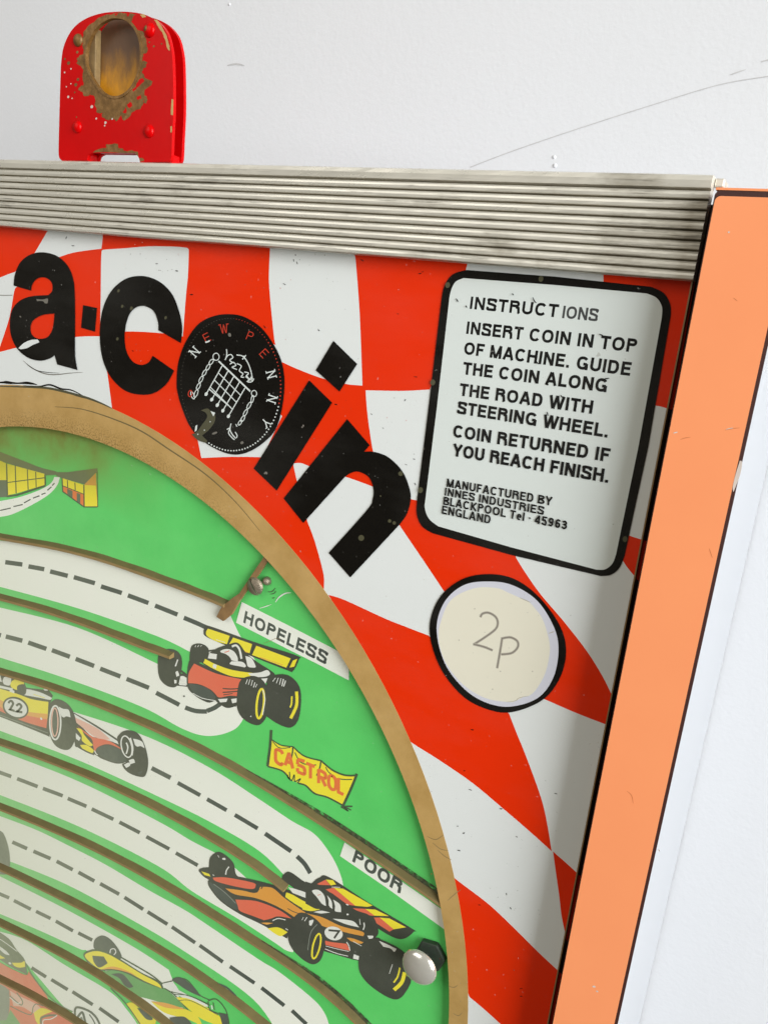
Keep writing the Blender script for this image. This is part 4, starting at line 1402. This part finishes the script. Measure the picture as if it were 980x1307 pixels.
dome(bm, (c1[0], .0034, c1[1]), .0019, .0024, 14, 5)
finish('stop_pin', bm, lever, ['bolt_steel'], True)

# ------------------------------------------------------------------ domed screw through the glass
c2 = unp((K7B[0] + 790 / K7B[2], K7B[1] + 733 / K7B[2]), -.0034)
bm = bmesh.new()
dome(bm, (c2[0], -.0034, c2[1]), .0074, .0032, 40, 10)
ds = finish('dome_screw', bm, root, ['chrome'], True, label="polished metal domed screw at the lower right of the track")
c3 = unp((K7B[0] + 862 / K7B[2], K7B[1] + 662 / K7B[2]), .0012)
hexp = [(c3[0] + .0066 * math.cos(math.radians(60 * k + 12)), c3[1] + .0066 * math.sin(math.radians(60 * k + 12))) for k in range(6)]
bevel(finish('hex_nut', solid(hexp, (), .0012, PF + .0002), ds, ['nut_dark']), .0005)
bm = bmesh.new()
solid(circle_pts(c2[0], c2[1], .0018, 20), (), -.0036, PF, bm)
finish('shank', bm, ds, ['nut_dark'])

# ------------------------------------------------------------------ ribbed metal trim along the top
TX0, TX1 = X_L + .022, -.0386
zb, zt, TY = .0156, .0418, -.0060
prof = [(-.0004, zb), (TY + .0012, zb)]
nr = 9
pitch = (zt - .0024 - zb) / nr
for i in range(nr):
    z0 = zb + i * pitch
    for f, d in ((.0, .0012), (.07, .0002), (.16, -.0001), (.45, -.0002), (.68, -.0001), (.86, .0003), (.93, .0012)):
        prof.append((TY + d, z0 + f * pitch))
prof += [(TY + .0010, zt - .0024), (TY - .0004, zt - .0020), (TY - .0006, zt - .0002), (TY - .0002, zt + .0010), (TY + .0006, zt + .0014), (.0068, zt + .0014), (.0068, zt + .0004), (-.0004, zt + .0002)]
bm = bmesh.new()
NX = 120
rows = []
rt = random.Random(11)
for k in range(NX + 1):
    x = TX0 + (TX1 - TX0) * k / NX
    rows.append([bm.verts.new((x, y + rt.uniform(-.00003, .00003), z + rt.uniform(-.00002, .00002))) for y, z in prof])
for k in range(NX):
    for j in range(len(prof)):
        j2 = (j + 1) % len(prof)
        bm.faces.new((rows[k][j], rows[k + 1][j], rows[k + 1][j2], rows[k][j2])).material_index = 1 if (2 <= j < 2 + 7 * nr and (j - 2) % 7 in (0, 5, 6)) else 0
bm.faces.new(rows[-1]); bm.faces.new(rows[0])
bmesh.ops.recalc_face_normals(bm, faces=bm.faces)
trim = finish('metal_trim', bm, root, ['alu', 'alu_groove'], label="grimy ribbed aluminium trim along the top edge")
bm = bmesh.new()
box(bm, TX1 + .0001, TX1 + .0026, -.002, .006, zt - .0012, zt + .0012)
bevel(finish('trim_lug', bm, trim, ['alu']), .0004)

# ------------------------------------------------------------------ red coin entry on top
CE = (60, 0, 5.158)
FY = -.0020


def ce(s, Y=FY, closed=True):
    return [unp(t, Y) for t in smooth(crop(CE, parse(s)), closed)]


OUT = "98,1055* 84,1040 76,1000 80,800 87,560 94,400 114,290 168,188 250,122 350,86 450,74 555,76 645,94 725,135 785,205 815,300 828,420 832,700 824,900 818,1030 806,1062* 612,1066* 604,1034 585,1006* 300,1003* 272,1020 264,1054*"
HOLE = "255,380 275,270 330,175 400,126 450,115 520,130 580,190 612,280 616,380 598,480 555,570 500,620 440,634 370,605 310,530 268,450"
outl = ce(OUT)
hole = ce(HOLE)
entry = bevel(finish('coin_entry', solid(outl, [hole], FY, FY + .0014), root, ['red_enamel'], label="chipped red coin entry standing on the metal trim"), .00035, 3)
# back plate, the same shape further in
bp = bevel(finish('back_plate', solid([(x - .0004, z + .0006) for x, z in outl], (), .0040, .0054), entry, ['red_enamel']), .00035, 3)
# worn brass seen through the hole
hc = (sum(t[0] for t in hole) / len(hole), sum(t[1] for t in hole) / len(hole))
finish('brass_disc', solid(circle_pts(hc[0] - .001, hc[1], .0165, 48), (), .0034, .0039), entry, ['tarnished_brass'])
x0 = unp((CE[0] + 280 / CE[2], 60), .001)[0]
x1 = unp((CE[0] + 326 / CE[2], 60), .001)[0]
bm = box(bmesh.new(), x0, x1, .0004, .0033, hc[1] - .0125, hc[1] + .0115)
m_simple('strip_tan', (138, 114, 74), .6, var=.2, nscale=400)
bevel(finish('guide_strip', bm, entry, ['strip_tan']), .0002)
# block that joins the plates at the feet
xa, xb = min(t[0] for t in outl), max(t[0] for t in outl)
zlow = min(t[1] for t in outl)
nx0, nx1 = unp((CE[0] + 264 / CE[2], CE[1] + 1054 / CE[2]), FY)[0], unp((CE[0] + 612 / CE[2], CE[1] + 1062 / CE[2]), FY)[0]
for fa, fb in ((xa + .002, nx0 - .0004), (nx1 + .0004, xb - .0012)):
    bm = box(bmesh.new(), fa, fb, FY + .0013, .0042, zlow - .001, zlow + .0035)
    bevel(finish('foot', bm, entry, ['red_enamel']), .0008, 3)
bm = bmesh.new()
box(bm, xa + .006, xa + .0075, -.0005, .0041, zlow + .01, max(t[1] for t in outl) - .01)
finish('spacer', bm, entry, ['channel_brown'])
# rolled rim of the hole
L_, R_ = ribbon([(x, z) for x, z in hole], .0012, True)
bm = bmesh.new()
ro = [(hc[0] + (x - hc[0]) * 1.055, hc[1] + (z - hc[1]) * 1.055) for x, z in hole]
ri = [(hc[0] + (x - hc[0]) * .985, hc[1] + (z - hc[1]) * .985) for x, z in hole]
bevel(finish('hole_rim', solid(ro, [ri], FY - .0003, FY + .0013, bm), entry, ['bare_bronze'], label="bare bronze rim round the coin hole"), .00028, 3)


# chipped enamel round the hole and along the edges
def ragged(pts, amp, seed):
    """break an outline up into a fractal, flaked edge"""
    r = random.Random(seed)
    a = amp * 1.6
    while len(pts) < 260 and a > .35:
        o = []
        for i in range(len(pts)):
            p, q_ = pts[i], pts[(i + 1) % len(pts)]
            o.append(p)
            o.append(((p[0] + q_[0]) / 2 + r.uniform(-a, a), (p[1] + q_[1]) / 2 + r.uniform(-a, a)))
        pts = o
        a *= .52
    return pts


def ring_patch(pr, s, hole_px, mat, amp=5, seed=1):
    out = [(CE[0] + x / CE[2], CE[1] + y / CE[2]) for x, y in ragged([(a, b) for a, b, _ in parse(s)], amp, seed)]
    L = [pr.plane(out)]
    if hole_px:
        L.append([(hc[0] + (x - hc[0]) * 1.02, hc[1] + (z - hc[1]) * 1.02) for x, z in hole])
    pr.loops(L, mat)


q = Print(FY - .00003, CE)
ring_patch(q, "240,230 255,190 320,130 390,92 450,82 520,84 585,92 560,130 565,165 600,195 640,215 655,262 652,300 660,340 632,352 628,400 660,408 632,450 625,480 640,505 692,530 690,552 655,580 640,625 662,650 660,690 645,715 635,655 615,715 560,735 545,765 505,790 490,755 455,798 440,775 405,790 360,765 365,740 325,735 315,690 312,632 285,620 245,630 232,600 205,585 240,560 232,500 240,460 222,432 192,412 205,378 238,352 232,300", True, 'bare_bronze', 5, 4)
for s, sd in (("535,680 550,668 562,690 548,710 532,700", 1), ("555,590 590,545 630,510 640,530 600,570 570,600", 2), ("590,640 615,620 622,645 600,655", 3), ("500,740 515,700 525,735", 5), ("440,78 470,82 460,102 446,98", 8), ("520,88 545,86 540,105 525,105", 9), ("618,690 640,672 640,720 622,740", 6)):
    ring_patch(q, s, False, 'red_enamel', 4, sd)
ring_patch(q, "302,1001 320,985 392,970 396,945 440,942 468,942 470,972 500,975 520,992 560,985 600,998 606,1040 640,1045 640,1060 612,1062 600,1030 585,1005", False, 'bare_bronze', 4, 12)
ring_patch(q, "612,92 640,88 652,108 630,116", False, 'chip_tan', 3, 14)
ring_patch(q, "705,128 730,135 770,200 800,280 806,330 795,320 780,265 750,200 722,155", False, 'chip_tan', 3, 15)
ring_patch(q, "820,650 832,652 830,755 815,752", False, 'chip_tan', 1.5, 16)
ring_patch(q, "812,830 822,826 820,870 812,866", False, 'chip_tan', 1.5, 17)
for x, y, r, mt in ((142, 412, 10, 'bare_bronze'), (158, 450, 5, 'chip_white'), (116, 474, 5, 'chip_white'), (204, 520, 9, 'bare_bronze'), (190, 555, 10, 'bare_bronze'), (157, 548, 4, 'chip_white'), (128, 568, 4, 'chip_white'), (183, 605, 5, 'bare_bronze'), (140, 635, 7, 'chip_white'), (165, 645, 4, 'chip_white'), (325, 778, 6, 'chip_white'), (385, 805, 8, 'chip_white'), (380, 825, 5, 'chip_white'), (430, 780, 6, 'chip_white'), (295, 700, 9, 'chip_white'), (195, 768, 4, 'bare_bronze'), (704, 302, 6, 'bare_bronze'), (755, 285, 5, 'bare_bronze'), (205, 385, 9, 'bare_bronze'), (200, 340, 8, 'bare_bronze'), (118, 385, 6, 'bare_bronze'), (675, 275, 5, 'bare_bronze')):
    q.ell(x, y, r, r * 1.2, 20, mt, n=9)
q.done('chipped_patch', entry, "bare bronze patches where the red enamel has chipped")

# rivets
for x, y, r, mt, lb in ((206, 262, 37, 'bare_bronze', 'bare bronze rivet'), (676, 196, 40, 'red_enamel', None), (202, 834, 36, 'red_enamel', None), (672, 862, 38, 'red_enamel', None)):
    c = unp((CE[0] + x / CE[2], CE[1] + y / CE[2]), FY)
    bm = bmesh.new()
    dome(bm, (c[0], FY + .0001, c[1]), r / CE[2] * .00034, .0015, 24, 7)
    if x == 676:
        nf = len(bm.faces)
        dome(bm, (c[0] - .0008, FY - .0001, c[1] + .0003), .0015, .00145, 18, 6)
        bm.faces.ensure_lookup_table()
        for f in bm.faces[nf:]:
            f.material_index = 1
    finish('rivet', bm, entry, [mt, 'bare_bronze'], True, lb)
